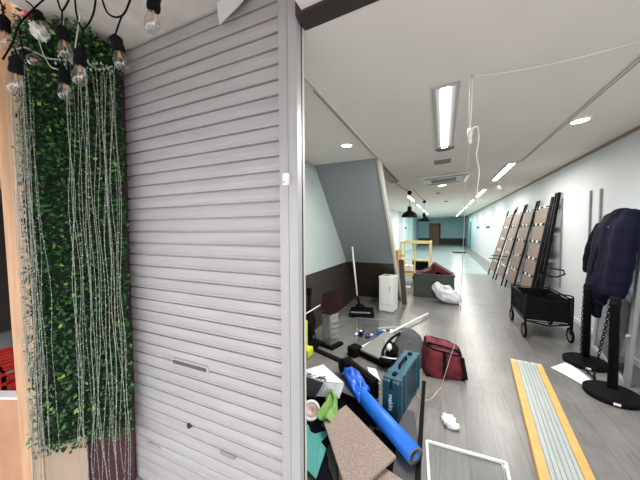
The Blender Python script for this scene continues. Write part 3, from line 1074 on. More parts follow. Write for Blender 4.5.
for x in (x0 - .005, x1 + .005):
    for y in (y0 + .03, y1 - .04):
        wm = MB()
        pts = [(x, y + .088 * math.cos(a), .105 + .088 * math.sin(a)) for a in [2 * math.pi * k / 24 for k in range(24)]]
        wm.tube(pts, .017, 8, closed=True)
        wo = wm.build('wheel', 'black', wg)
        hm = MB()
        hm.cyl((x - .016, y, .105), (x + .016, y, .105), .024, 12)
        for k in range(6):
            a = k * math.pi / 3
            hm.bar((x, y, .105), (x, y + .078 * math.cos(a), .105 + .078 * math.sin(a)), .014, .012, (1, 0, 0))
        hm.tube([(x, y + .07 * math.cos(a), .105 + .07 * math.sin(a)) for a in [2 * math.pi * k / 20 for k in range(20)]], .008, 6, closed=True)
        hm.build('wheel_hub', 'grey', wo)
mb = MB()
mb.tube(smooth_path([(1.33, 5.55, .30), (1.42, 5.62, .60), (1.52, 5.68, .78)], 4), .012, 8)
mb.tube([(1.52, 5.68, .78), (1.58, 5.64, .90), (1.76, 5.52, .88), (1.775, 5.52, .82), (1.70, 5.58, .76), (1.58, 5.66, .76)], .013, 8, closed=True)
mb.build('pull_handle', 'blackmetal', wg)

# ================================================================== STANCHIONS + CHAIN
def stanchion(x, y, label):
    t_ = thing('stanchion', (x, y, 0), label, 'stanchion', 'black chain posts by the right wall')
    MB().lathe((x, y, 0), [(0, 0), (.19, 0), (.20, .012), (.20, .045), (.18, .058), (.05, .070), (.036, .085), (0, .085)], 36).build('base', 'black', t_)
    MB().lathe((x, y, .08), [(0, 0), (.036, 0), (.034, .76), (.037, .765), (.037, .83), (.031, .84), (0, .842)], 24).build('post', 'black', t_)
    MB().box((x - .05, y - .198, .03), (.045, .006, .02), rz(-14)).build('white_sticker', 'white', t_)
    MB().tube([(x + .040 * math.cos(a), y + .040 * math.sin(a), .87) for a in [2 * math.pi * k / 16 for k in range(16)]], .006, 6, closed=True).build('chain_ring', 'blackmetal', t_)


stanchion(1.435, 3.33, 'nearer black stanchion post on a round weighted base')
stanchion(1.50, 4.02, 'farther black stanchion post beside the white paper')


def chain(pts, label):
    path = smooth_path(pts, 12)
    d_ = [0]
    for a, b in zip(path, path[1:]):
        d_.append(d_[-1] + (b - a).length)
    mb = MB()
    step = .030
    n = int(d_[-1] / step)
    j = 0
    for k in range(n):
        s = k * step
        while j < len(d_) - 2 and d_[j + 1] < s:
            j += 1
        t = (s - d_[j]) / max(1e-6, d_[j + 1] - d_[j])
        p = path[j].lerp(path[j + 1], t)
        T = (path[j + 1] - path[j]).normalized()
        x = T.orthogonal().normalized()
        if k % 2:
            x = T.cross(x)
        lk = []
        for q in range(12):
            a = 2 * math.pi * q / 12
            lk.append(p + T * (.021 * math.cos(a)) + x * (.011 * math.sin(a)))
        mb.tube(lk, .0038, 5, closed=True)
    o = mb.build('chain', 'blackmetal')
    tag(o, label, 'chain')


chain([(1.40, 3.33, .86), (1.385, 3.36, .62), (1.372, 3.42, .35), (1.375, 3.50, .12), (1.41, 3.57, .02), (1.435, 3.66, .010), (1.43, 3.76, .010), (1.41, 3.83, .05)], 'black plastic chain hanging from the nearer stanchion')
chain([(1.465, 4.00, .86), (1.445, 3.97, .6), (1.435, 3.95, .3), (1.43, 3.93, .12), (1.43, 3.90, .085), (1.41, 3.86, .07)], 'black plastic chain hanging from the farther stanchion')

# ================================================================== GLASS LEAF + COAT
lf0 = Vector((1.80, 4.62, 0))
lf1 = Vector((1.66, 3.62, 0))
lean = Vector((.14, .10, 1.62))
gd = thing('glass_door_leaf', (1.5, 3.9, 0), 'grey glass door leaf in silver frame leaning by right wall', 'glass panel')
mb = MB()
mb.bar(lf0, lf0 + lean, .04, .03, (1, 0, 0)).bar(lf0 + lean, lf1 + lean, .04, .03).bar(lf0 + Vector((0, 0, .02)), lf1 + Vector((0, 0, .02)), .04, .04)
mb.build('slim_frame', 'alu', gd, bevel=.002)
MB().bar(lf1, lf1 + lean, .06, .035, (1, 0, 0)).build('wide_stile', 'stile', gd, bevel=.003)
mb = MB()
mb.prism([lf0 + lean * .02, lf1 + lean * .02, lf1 + lean, lf0 + lean], (.008, 0, 0))
mb.build('pane', 'tint', gd)
MB().cyl(lf1 + lean * .30 + Vector((-.04, 0, 0)), lf1 + lean * .30 + Vector((-.01, 0, 0)), .018, 12).build('lock', 'alu', gd)

ct = thing('coat', (1.62, 4.0, .5), 'navy quilted coat draped over the glass door leaf', 'coat')
mb = MB()
def lobe(pts, rs, mi=0, flat=.5):
    n = 16
    rings = []
    P = smooth_path(pts, 5)
    import bisect
    m = len(P)
    for i, p in enumerate(P):
        t = i / (m - 1) * (len(rs) - 1)
        a = int(min(t, len(rs) - 2))
        r = rs[a] + (rs[a + 1] - rs[a]) * (t - a)
        r *= 1 + .05 * math.sin(i * 1.9)
        rings.append([mb.bm.verts.new(p + Vector((flat * r * math.cos(2 * math.pi * k / n), r * math.sin(2 * math.pi * k / n), 0)) + Vector((0, 0, .02 * math.sin(2 * math.pi * k / n)))) for k in range(n)])
    for a, b in zip(rings, rings[1:]):
        for k in range(n):
            mb.bm.faces.new((a[k], a[(k + 1) % n], b[(k + 1) % n], b[k])).smooth = True
    mb.bm.faces.new(list(reversed(rings[0])))
    mb.bm.faces.new(rings[-1])
# body lobes (top to hem), on the room side of the leaf
lobe([(1.74, 4.20, 1.66), (1.68, 4.18, 1.50), (1.63, 4.14, 1.15), (1.60, 4.12, .85), (1.60, 4.09, .55)], [.07, .12, .13, .13, .07], flat=.6)
lobe([(1.75, 4.06, 1.72), (1.69, 4.03, 1.55), (1.64, 3.98, 1.2), (1.60, 3.98, .95), (1.59, 3.98, .80)], [.08, .13, .14, .15, .12], flat=.6)
lobe([(1.76, 3.84, 1.70), (1.70, 3.80, 1.55), (1.65, 3.76, 1.25), (1.62, 3.76, 1.0), (1.60, 3.76, .86)], [.08, .15, .15, .15, .13], flat=.6)
for (c, s) in (((1.76, 4.18, 1.66), (.08, .14, .07)), ((1.765, 4.02, 1.695), (.09, .16, .075)), ((1.765, 3.86, 1.68), (.08, .12, .07))):
    mb.blob(c, s, 2)
lobe([(1.745, 4.12, 1.69), (1.685, 4.10, 1.52), (1.635, 4.06, 1.17), (1.60, 4.05, .9), (1.60, 4.03, .72)], [.08, .12, .13, .13, .10], flat=.62)
lobe([(1.755, 3.96, 1.70), (1.70, 3.92, 1.55), (1.645, 3.88, 1.22), (1.61, 3.88, 1.0), (1.60, 3.88, .84)], [.08, .12, .13, .13, .12], flat=.62)
# back part hanging behind
lobe([(1.82, 4.12, 1.62), (1.84, 4.08, 1.4), (1.82, 4.05, 1.1)], [.08, .15, .10], flat=.3)
mb.build('body', 'coat', ct, remesh=.016)
mb = MB()
lobe([(1.72, 4.30, 1.60), (1.67, 4.32, 1.42), (1.62, 4.32, 1.2), (1.60, 4.30, 1.02)], [.07, .085, .075, .06], flat=.8)
mb.build('sleeve', 'coatdark', ct, remesh=.014)
mb = MB()
lobe([(1.65, 4.04, 1.55), (1.575, 4.05, 1.25), (1.53, 4.05, .95)], [.03, .045, .04], flat=.5)
mb.build('lapel', 'coatdark', ct, remesh=.012)
mb = MB()
for (y, z) in ((3.95, 1.56), (4.0, 1.36)):
    mb.blob((1.535 + (z - 1) * .16, y, z), (.006, .009, .009), 1)
mb.build('button', 'steel', ct)

# ================================================================== FLOOR: WORK PLANK, PAPER
gp = thing('work_platform', (.76, 2.7, 0), 'yellow edged aluminium scaffold plank lying on the floor', 'plank')
P0, P1 = Vector((.855, 3.63, 0)), Vector((.62, 1.35, 0))
dv = (P0 - P1)
LL = dv.length
ang = math.degrees(math.atan2(dv.y, dv.x)) - 90
M = rz(ang)
ctr = (P0 + P1) / 2
def loc(x, y, z):
    return ctr + M @ Vector((x, y, z))
mb = MB()
for s in (-1, 1):
    mb.box(loc(s * .115, 0, .045), (.055, LL - .02, .05), M)
mb.build('side_beam', 'amber', gp, bevel=.004)
mb = MB()
for k in range(6):
    mb.box(loc(-.071 + k * .0284, 0, .066), (.022, LL - .02, .012), M)
mb.box(loc(0, 0, .055), (.175, LL - .02, .012), M)
mb.build('deck', 'aluplank', gp, bevel=.002)
MB().box(loc(0, 0, .0745), (.006, LL - .06, .003), M).build('centre_groove', 'vent', gp)
for s in (1, -1):
    e = MB().box(loc(0, s * (LL / 2), .045), (.28, .055, .055), M).build('end_cap', 'cream', gp, bevel=.008)
    for k in range(4):
        MB().box(loc(-.09 + k * .06, s * LL / 2, .0735), (.034, .014, .003), M).build('cap_slot', 'vent', e)
    for x in (-.11, .11):
        MB().box(loc(x, s * (LL / 2 - .12), .01), (.05, .09, .02), M).build('foot', 'black', gp)
mb = MB()
mb.sheet(lambda u, v: ((1.11 + .17 * u) * (1 - v) + (1.315 + .09 * u) * v, (3.76 - .31 * u) * (1 - v) + (3.985 - .46 * u) * v, .004 + .014 * math.sin(3.14 * u) * (.3 + v)), 12, 6)
tag(mb.build('paper_sheet', 'paper', solid=.001), 'curled white paper sheet on floor beside the stanchion bases', 'paper')
mb = MB()
mb.blob((.06, 2.33, .035), (.045, .05, .034), 3, .7, 2.2, seed=3)
mb.blob((.09, 2.29, .025), (.045, .025, .022), 3, .8, 2.4, seed=9)
tag(mb.build('crumpled_paper', 'paper'), 'crumpled white paper ball on the grey plank floor', 'paper')

# clear framed panel lying at the threshold
ap = thing('acrylic_sheet', (.15, 1.75, 0), 'clear sheet with white taped edges lying at the threshold', 'panel')
q0, q1, q2, q3 = Vector((-.09, 2.065, .006)), Vector((.395, 2.075, .006)), Vector((.36, 1.30, .006)), Vector((-.02, 1.30, .006))
MB().prism([q0, q1, q2, q3], (0, 0, .006)).build('sheet', 'clearsheet', ap)
mb = MB()
for a, b in ((q0, q1), (q1, q2), (q3, q0)):
    mb.bar(a + Vector((0, 0, .004)), b + Vector((0, 0, .004)), .016, .016)
mb.build('edge_strip', 'white', ap)
o = MB().bar((-.155, 2.86, .02), (-.12, 1.60, .02), .032, .025).build('black_bar', 'black', bevel=.004)
tag(o, 'long straight black bar on floor beside the red bag', 'bar')

# ================================================================== TOOL CASE
tc = thing('tool_case', (-.315, 2.52, 0), 'teal plastic power tool case standing upright with black handle', 'case')
M = rz(-9.7)
c0 = Vector((-.315, 2.50, 0))
def cl(x, y, z):
    return c0 + M @ Vector((x, y, z))
MB().box(cl(-.037, 0, .165), (.068, .66, .33), M).build('half_shell', 'teal', tc, bevel=.014)
MB().box(cl(.037, 0, .165), (.068, .66, .33), M).build('half_shell', 'teal', tc, bevel=.014)
for y in (-.27, -.17, .17, .27):
    MB().box(cl(0, y, .331), (.152, .045, .014), M).build('top_rib', 'teal2', tc, bevel=.003)
    MB().box(cl(.073, y, .165), (.010, .035, .29), M).build('side_rib', 'teal2', tc, bevel=.003)
MB().box(cl(0, 0, .333), (.13, .56, .006), M).build('top_ridge', 'teal2', tc)
mb = MB()
mb.tube([cl(0, -.10, .335), cl(0, -.09, .365), cl(0, .09, .365), cl(0, .10, .335)], .011, 8)
mb.build('handle', 'black', tc)
for y in (-.22, .22):
    MB().box(cl(0, y, .343), (.035, .05, .018), M).build('latch', 'black', tc, bevel=.003)
MT['labelteal'] = mat('pale worn label', (.30, .36, .42), .5, var=.1)
lb = MB().box(cl(0.005, -.3315, .16), (.042, .003, .22), M).build('label_plate', 'teal', tc)
MX = Matrix.Translation(cl(.005, -.334, .16)) @ M.to_4x4() @ Matrix.Rotation(R(90), 4, 'X') @ Matrix.Rotation(R(-90), 4, 'Z')
text('makita', .050, MX, 'lettering', 'paper', tc)

# ================================================================== RED BAG
rb = thing('tool_bag', (.03, 3.22, 0), 'worn red fabric tool bag with black straps', 'bag')
mb = MB()
M = rz(8)
cb = Vector((.015, 3.22, 0))
def bg_(x, y, z):
    k_ = 1 - .18 * max(0, z - .1) / .17 * (1 if x > 0 else .3)
    return cb + M @ Vector((x * k_, y * (1 - .1 * z / .27), z * (1.0 - .12 * x / .2)))
def bagf(u, v):
    a = 2 * math.pi * u
    ex = lambda t_: math.copysign(abs(t_) ** .55, t_)
    z = v * .27
    k = 1 + .07 * math.sin(v * math.pi) + .05 * noise.noise(Vector((math.cos(a) * 2, math.sin(a) * 2, v * 3)))
    return bg_(.20 * k * ex(math.cos(a)), .19 * k * ex(math.sin(a)), .005 + z + (.02 * noise.noise(Vector((math.cos(a) * 2, math.sin(a) * 2, 5))) if v > .9 else 0))
mb.sheet(bagf, 40, 12)
bmesh.ops.remove_doubles(mb.bm, verts=mb.bm.verts, dist=.0005)
mb.build('body', 'redfab', rb, solid=.006)
MB().box(bg_(0, 0, .012), (.38, .36, .012), M).build('bottom', 'black', rb)
mb = MB()
mb.sheet(lambda u, v: bg_(-.185 + .37 * u, -.02 + .20 * v, .262 + .035 * math.sin(math.pi * v) + .012 * noise.noise(Vector((u * 5, v * 5, 0)))), 14, 10)
mb.build('lid', 'redfab', rb, solid=.012)
mb = MB()
mb.sheet(lambda u, v: bg_(-.17 + .34 * u, -.17 + .16 * v, .235 + .02 * math.sin(math.pi * u) + .012 * noise.noise(Vector((u * 5, v * 5, 9)))), 12, 8)
mb.build('inner_pocket', 'wine', rb, solid=.02)
rim = [bagf(k / 40, 1.0) for k in range(40)]
MB().tube(rim, .009, 6, closed=True).build('piping', 'coatdark', rb)
mb = MB()
mb.bar(bg_(-.01, -.212, .03), bg_(-.01, -.207, .27), .035, .012, (0, 1, 0))
mb.bar(bg_(.19, -.19, .03), bg_(.19, -.18, .26), .04, .03, (0, 1, 0))
mb.bar(bg_(.17, -.05, .285), bg_(-.17, -.05, .285), .02, .012)
mb.build('strap', 'black', rb)
MB().box(bg_(-.01, -.222, .17), (.03, .008, .035), M).build('buckle', 'black', rb)

# ================================================================== BLUE ROLL etc.
br_ = thing('foam_roll', (-.45, 2.1, .1), 'bright blue rolled foam mat lying across the clutter', 'roll')
p, q = Vector((-.76, 2.34, .15)), Vector((-.145, 1.80, .085))
MB().tube([p, p.lerp(q, .5), q], [.055, .060, .060], 28).build('roll', 'blue', br_)
dd = (q - p).normalized()
mb = MB()
mb.lathe(q, [(.058, .001), (.054, .003), (.026, .003), (.024, -.02), (0, -.02)], 24, dd)
mb.build('core_end', 'grey', br_)
spi = MB()
sp = []
xx = dd.orthogonal().normalized()
yy = dd.cross(xx)
for k in range(70):
    a = k * .36
    r_ = .026 + .030 * k / 70
    sp.append(q + dd * .004 + (xx * math.cos(a) + yy * math.sin(a)) * r_)
spi.tube(sp, .0018, 4)
spi.build('spiral_edge', 'black', br_)
mb = MB()
mb.sheet(lambda u, v: ((-.85 + .24 * u) * (1 - v) + (-.75 + .19 * u) * v, (2.34 - .23 * u) * (1 - v) + (2.46 - .16 * u) * v, .215 + .035 * math.sin(3 * v) - .09 * u * u + .030 * noise.noise(Vector((u * 5, v * 5, 2)))), 22, 16)
tag(mb.build('plastic_bag', 'navycloth', solid=.004), 'crumpled shiny blue plastic bag tucked behind the foam roll', 'bag')

# black round-backed hard case behind blue bag
hc = thing('hard_case', (-.75, 2.65, 0), 'long black padded case with rounded end behind blue bag', 'case')
p, q = Vector((-.90, 2.68, .10)), Vector((-.53, 2.39, .10))
d_ = (q - p).normalized()
nn = Vector((-d_.y, d_.x, 0))
MB().box((p + q) / 2, ((q - p).length, .09, .18), Matrix((d_, nn, Vector((0, 0, 1)))).transposed()).build('body', 'black', hc, bevel=.02)
MB().lathe(p - nn * .06, [(0, 0), (.088, 0), (.096, .012), (.096, .10), (.086, .11), (0, .11)], 28, nn).build('round_end', 'black', hc)
MB().bar(p + Vector((0, 0, .094)), q + Vector((0, 0, .094)), .03, .010).build('top_trim', 'brownboard', hc)
mb = MB()
for k in range(4):
    mb.box(q + nn * .02 + d_ * .012 + Vector((0, 0, -.06 + k * .04)), (.012, .03, .02))
mb.build('stud', 'steel', hc)
mb = MB()
mb.prism([(-.70, 2.72, .12), (-.60, 2.68, .14), (-.52, 2.52, .12), (-.60, 2.54, .10)], (0, 0, .004))
tag(mb.build('paper_scrap', 'paper'), 'folded white paper scrap on top of the black case', 'paper')

# printed cardboard carton
bx = thing('carton', (-1.0, 2.15, 0), 'white printed carton with dark side under the green cloth', 'box')
cA, cB, cC, cD = Vector((-1.20, 2.13, .25)), Vector((-1.036, 2.36, .25)), Vector((-.749, 2.137, .25)), Vector((-.915, 2.09, .25))
MB().prism([cA, cB, cC, cD], (0, 0, -.012)).build('top_panel', 'printed', bx)
fr = [cD + Vector((.0, 0, -.012)), cC + Vector((0, 0, -.012)), cC + Vector((-.025, -.045, -.115)), cD + Vector((-.06, -.03, -.125))]
MB().prism(fr, (-.006, .010, 0)).build('front_panel', 'printed', bx)
mb = MB()
mb.prism([cA + Vector((0, 0, -.014)), cD + Vector((-.004, -.004, -.014)), cD + Vector((-.066, -.034, -.145)), cA + Vector((.03, -.05, -.16))], (.01, .012, 0))
mb.build('dark_side', 'hoodgrey', bx)
MB().prism([cA + Vector((.03, .0, -.02)), cB + Vector((0, -.03, -.02)), cC + Vector((-.03, 0, -.02)), cD + Vector((-.02, .03, -.02))], (0, 0, -.225)).build('inner_box', 'black', bx)
mb = MB()
rnd = random.Random(4)
e1 = (cC - cD)
e2 = (cA - cD)
for k in range(15):
    u, v = rnd.uniform(.08, .80), ((k * 7) % 15 + .5) / 15 * .8 + .1
    c = cD + e1 * u + e2 * v + Vector((0, 0, .0015))
    for j in range(3):
        a = rnd.uniform(0, 180)
        mb.box(c + Vector((rnd.uniform(-.018, .018), rnd.uniform(-.018, .018), 0)), (.026, .006, .0015), rz(a))
mb.build('top_print', 'ink', bx)
mb = MB()
fdir = (cC - cD).normalized()
dn = (fr[3] - fr[0]).normalized()
nf = fdir.cross(dn).normalized()
if nf.dot(Vector((0, 0, 1.55)) - fr[0]) < 0:
    nf = -nf
Mf = Matrix((fdir, dn, nf)).transposed()
for k in range(6):
    mb.box(fr[0] + fdir * .08 + dn * (.02 + k * .016) + nf * .003, (.15, .004, .001), Mf)
for (a, b, w_, h_) in ((.105, .022, .028, .010), (.14, .028, .022, .010), (.12, .042, .045, .008), (.125, .062, .009, .04), (.155, .040, .009, .02)):
    mb.box(fr[0] + fdir * a + dn * b + nf * .0035, (w_, h_, .001), Mf)
mb.build('front_print', 'ink', bx)

mb = MB()
mb.sheet(lambda u, v: (-.865 + .12 * u * (.25 + v) + .04 * v + .02 * math.sin(5 * v) + .02 * noise.noise(Vector((u * 4, v * 4, 3))), 2.05 - .25 * v + .03 * u + .02 * u * math.sin(5 * v), .190 - .04 * v - .03 * u * v + .018 * math.sin(9 * u + 3 * v)), 16, 14)
mb.sheet(lambda u, v: (-.868 + .03 * u + .04 * v, 2.04 - .16 * v - .015 * u, .18 - .10 * v + .012 * math.sin(6 * v + 4 * u)), 6, 12)
tag(mb.build('cleaning_cloth', 'green', solid=.006), 'crumpled light green cloth lying on the cork board corner', 'cloth')

mb = MB()
mb.sheet(lambda u, v: (-1.0 + .75 * u - .05 * v, 1.55 + .85 * v - .25 * u * (1 - v * .3), .012 + .03 * (.5 + .5 * noise.noise(Vector((u * 5, v * 5, 7)))) + .05 * math.exp(-((u - .15) ** 2 + (v - .45) ** 2) * 18)), 26, 26)
tag(mb.build('black_cloth', 'coatdark', solid=.004), 'crumpled black cloth spread under the cork boards and carton', 'cloth')

# cork boards
def slab(name, P, th, m, label, cat):
    mb = MB()
    mb.prism([Vector(p) for p in P], (0, 0, -th))
    o = mb.build(name, m)
    tag(o, label, cat)
    return o


slab('cork_board', [(-.699, 2.042, .13), (-.255, 1.721, .11), (-.45, 1.36, .09), (-.79, 1.80, .13)], .018, 'cork', 'speckled beige cork board lying on top of the clutter', 'board')
slab('cork_board', [(-.70, 1.79, .065), (-.19, 1.62, .06), (-.25, 1.30, .05), (-.52, 1.42, .06)], .016, 'cork', 'second speckled cork board sticking out under the top one', 'board')
slab('rubber_mat', [(-.40, 2.36, .03), (-.20, 2.35, .02), (-.13, 1.95, .02), (-.07, 1.45, .018), (-.50, 1.25, .02), (-.62, 1.6, .03)], .012, 'ribmat', 'charcoal ribbed rubber mat under the blue roll end', 'mat')
slab('rubber_mat', [(-.95, 1.90, .03), (-.70, 1.78, .035), (-.52, 1.40, .03), (-.75, 1.15, .02), (-1.0, 1.4, .02)], .012, 'ribmat', 'charcoal ribbed mat under the turquoise sheet by the post', 'mat')
slab('turquoise_sheet', [(-.93, 1.80, .06), (-.85, 1.83, .06), (-.74, 1.79, .06), (-.765, 1.69, .06), (-.71, 1.66, .055), (-.68, 1.43, .05), (-.80, 1.48, .05), (-.93, 1.66, .05)], .004, 'tealpaper', 'turquoise sheet by the door post under the tape ring', 'sheet')
slab('black_board', [(-.86, 2.10, .10), (-.78, 2.06, .10), (-.72, 1.80, .075), (-.82, 1.82, .075)], .02, 'hoodgrey', 'narrow dark grey board between tape ring and cork board', 'board')

tr_ = thing('tape_roll', (-.92, 1.84, .06), 'white ringed roll of packing tape by the door post', 'tape')
M3 = Matrix.Rotation(R(65), 3, 'X')
cT = Vector((-.93, 1.87, .13))
axT = Vector((.25, -.75, .6)).normalized()
x_ = axT.orthogonal().normalized()
y_ = axT.cross(x_)
mb = MB()
mb.tube([cT + (x_ * math.cos(a) + y_ * math.sin(a)) * .062 for a in [2 * math.pi * k / 32 for k in range(32)]], .011, 8, closed=True)
mb.build('rim', 'white', tr_)
MB().lathe(cT - axT * .012, [(.055, 0), (.050, .014), (.02, .014), (.018, .008), (0, .008)], 28, axT).build('tape', 'cordpink', tr_)

# things deeper in the alcove clutter
vs = thing('acrylic_stand', (-1.36, 3.32, 0), 'clear acrylic display pillar on a black square base', 'stand')
M = rz(-18)
cV = Vector((-1.36, 3.33, 0))
def vl(x, y, z):
    return cV + M @ Vector((x, y, z))
MB().box(vl(0, 0, .02), (.26, .24, .04), M).build('base', 'black', vs, bevel=.005)
mb = MB()
for (x, y, sx, sy) in ((-.07, 0, .005, .16), (.07, 0, .005, .16), (0, .08, .14, .005), (0, -.08, .14, .005)):
    mb.box(vl(x, y, .24), (sx, sy, .40), M)
mb.build('pillar_wall', 'haze', vs)
mb = MB()
mb.box(vl(0, 0, .45), (.15, .17, .015), M)
mb.build('top_cap', 'brownboard', vs)
for k in range(4):
    MB().box(vl(.085, 0, .14 + k * .07), (.05, .14, .005), M).build('shelf', 'haze', vs)
bb = MB()
bb.prism([(-1.50, 3.33, .46), (-1.24, 3.42, .46), (-1.28, 3.50, .73), (-1.50, 3.40, .66)], (-.008, .02, 0))
tag(bb.build('brown_board', 'brownboard'), 'dark red brown board standing on top of the acrylic pillar', 'board')
kb = thing('black_stand', (-1.55, 3.1, 0), 'slim black upright machine at the dark alcove wall', 'machine')
MB().box((-1.56, 3.12, .06), (.2, .2, .10)).build('base', 'black', kb, bevel=.02)
MB().cyl((-1.60, 3.14, .1), (-1.60, 3.20, .72), .026, 10).build('pole', 'black', kb)
MB().blob((-1.58, 3.13, .30), (.085, .09, .22), 3, .25, 2).build('body', 'black', kb)
MB().box((-1.60, 3.19, .73), (.06, .05, .10)).build('grip', 'black', kb, bevel=.01)
MB().tube(smooth_path([(-1.52, 3.06, .35), (-1.43, 3.0, .25), (-1.44, 2.98, .10), (-1.50, 3.0, .06)], 6), .01, 6).build('hose', 'black', kb)
yb_ = thing('yellow_bucket_stand', (-1.52, 2.9, 0), 'lime yellow plastic holder behind the door post', 'holder')
MB().box((-1.545, 2.92, .22), (.06, .12, .42)).build('back', 'hivis', yb_, bevel=.015)
MB().box((-1.51, 2.91, .06), (.14, .15, .11)).build('tray', 'hivis', yb_, bevel=.02)
o = MB().cyl((-1.55, 2.95, .50), (-1.50, 3.32, .53), .008, 8).build('white_rod', 'white')
tag(o, 'thin white rod lying across the black machine', 'rod')
slab('black_strip', [(-1.50, 3.08, .02), (-1.47, 3.14, .02), (-1.02, 2.97, .02), (-1.04, 2.90, .02)], .018, 'blackmetal', 'flat black strip on the floor before the acrylic pillar', 'strip')
ac = MB()
ac.prism([(-1.34, 4.50, .015), (-.62, 4.62, .015), (-.66, 3.62, .015), (-1.00, 3.30, .015)], (0, 0, -.012))
o = ac.build('clear_sheet', 'clearsheet')
tag(o, 'clear plastic sheet on alcove floor under the scattered packets', 'sheet')
cs_ = [Vector(v) for v in ((-1.34, 4.50, .022), (-.62, 4.62, .022), (-.66, 3.62, .022), (-1.00, 3.30, .022))]
eb = MB()
for a, b in zip(cs_, cs_[1:] + cs_[:1]):
    eb.bar(a, b, .014, .014)
eb.build('edge_strip', 'haze', o)

# packets of spray
def packet(x, y, a, label, cols):
    t_ = thing('cleaning_packet', (x, y, .02), label, 'packet', 'blue and red packets on the alcove floor')
    Mx = rz(a)
    rn = random.Random(label)
    for k in range(9):
        c = cols[k % len(cols)]
        p_ = Vector((x, y, .03 + .008 * (k % 3))) + Mx @ Vector((rn.uniform(-.12, .12), rn.uniform(-.07, .07), 0))
        MB().box(p_, (rn.uniform(.05, .09), rn.uniform(.035, .06), .022), Euler((rn.uniform(-.3, .3), rn.uniform(-.3, .3), rn.uniform(0, 3))).to_matrix()).build('pouch', c, t_, bevel=.008)


packet(-1.03, 3.78, -20, 'navy and white packets on clear sheet, left pile', ['paper', 'coat', 'navycloth', 'coat'])
packet(-.75, 3.98, 25, 'blue and red packets beside the white stick, right pile', ['navycloth', 'paper', 'navycloth', 'redfab'])

o = MB().bar((-1.02, 3.15, .03), (-.22, 5.15, .05), .028, .02).build('white_stick', 'white')
tag(o, 'long white stick running from alcove to mid floor', 'stick')
o = MB().bar((-.90, 4.15, .02), (-.45, 4.42, .02), .022, .018).build('green_strip', 'cream')
tag(o, 'short pale strip crossing the long white stick', 'strip')

gl = thing('flat_case', (-.68, 3.35, 0), 'grey green flat case lid with black grip at one end', 'lid')
P = [(-.90, 3.16), (-.58, 2.99), (-.44, 3.72), (-.74, 3.88)]
mb = MB()
mb.prism([Vector((x, y, .10)) for x, y in P], (0, 0, -.03))
mb.build('lid_top', 'lidgrey', gl, bevel=.01)
MB().prism([Vector((x * .97 - .015, y, .07)) for x, y in P], (0, 0, -.065)).build('lid_base', 'black', gl)
MB().box((-.97, 3.17, .065), (.13, .15, .12), rz(-25)).build('end_grip', 'black', gl, bevel=.02)
MB().bar((-.56, 3.20, .11), (-.68, 3.60, .11), .05, .006).build('strap', 'vent', gl)

# grey hood / folded bag
hg = thing('rucksack', (-.42, 3.3, 0), 'charcoal rounded backpack slumped behind the teal case', 'bag')
def hoodf(u, v):
    a = math.pi * (u)
    r_ = .21 * (1 - .55 * v)
    return (-.33 + .10 * v - r_ * math.cos(a) * .9, 3.32 - .08 * v + .10 * (1 - v) - .05 * math.sin(a), .02 + (.36 - .1 * v) * math.sin(a) * (1 - .1 * v))
mb = MB()
mb.prism([Vector((-.24, 3.00, .02)) + Vector((0, 0, 0)), (-.52, 3.10, .02), (-.55, 3.20, .16), (-.49, 3.38, .28), (-.40, 3.42, .31), (-.29, 3.34, .26), (-.22, 3.20, .15)], (.07, .14, 0))
mb.build('back_panel', 'hoodgrey', hg, bevel=.03)
mb = MB()
mb.blob((-.52, 3.16, .13), (.07, .12, .11), 3, .45, 2.5, seed=5)
mb.blob((-.56, 2.98, .09), (.07, .05, .06), 3, .35, 2.5, seed=8)
mb.tube(smooth_path([(-.60, 2.98, .06), (-.60, 3.06, .18), (-.54, 3.22, .26), (-.46, 3.36, .29)], 5), .016, 6)
mb.build('straps', 'black', hg)
mb = MB()
mb.blob((-.535, 3.06, .22), (.028, .04, .04), 3, .4, 2.5, seed=2)
mb.tube(smooth_path([(-.60, 2.97, .14), (-.55, 2.93, .16), (-.49, 2.93, .16), (-.44, 2.97, .15)], 5), .008, 6)
mb.build('white_lining', 'white', hg)

# broom with wide head
bm_ = thing('floor_squeegee', (-1.36, 4.75, 0), 'wide black floor sweeper with a long white handle', 'broom')
MB().box((-1.32, 4.76, .05), (.42, .40, .08), rz(15)).build('sweeper_body', 'black', bm_, bevel=.015)
MB().box((-1.30, 4.58, .095), (.34, .05, .012), rz(15)).build('front_trim', 'grey', bm_)
MB().blob((-1.38, 4.84, .12), (.09, .08, .06), 2, .2, 2).build('hinge', 'black', bm_)
MB().cyl((-1.385, 4.84, .12), (-1.45, 4.90, .30), .022, 10).build('ferrule', 'black', bm_)
MB().cyl((-1.45, 4.90, .28), (-1.57, 4.97, 1.22), .017, 10).build('handle', 'white', bm_)

wc = thing('cabinet', (-.90, 5.0, 0), 'small white enamel cabinet beside the stair foot', 'cabinet')
M = rz(-8)
cc = Vector((-.93, 5.22, 0))
def wl(x, y, z):
    return cc + M @ Vector((x, y, z))
MB().box(wl(0, 0, .335), (.27, .30, .63), M).build('body', 'offwhite', wc, bevel=.01)
MB().box(wl(-.0, -.156, .40), (.20, .008, .50), M).build('door', 'offwhite', wc, bevel=.003)
MB().box(wl(0, 0, .66), (.28, .31, .02), M).build('top', 'white', wc, bevel=.005)
MB().box(wl(0, 0, .01), (.25, .28, .02), M).build('plinth', 'grey', wc)
MB().box(wl(-.02, -.02, .673), (.08, .10, .008), M).build('top_vent', 'vent', wc)
MB().box(wl(.07, -.163, .45), (.012, .008, .08), M).build('door_pull', 'grey', wc)

# leaning brown plank right of the cabinet
o = MB().bar((-.70, 5.75, 0), (-.80, 5.95, .9), .10, .025, (0, 1, 0)).build('brown_plank', 'wains')
tag(o, 'dark brown plank leaning on the foot of the stair edge', 'plank')

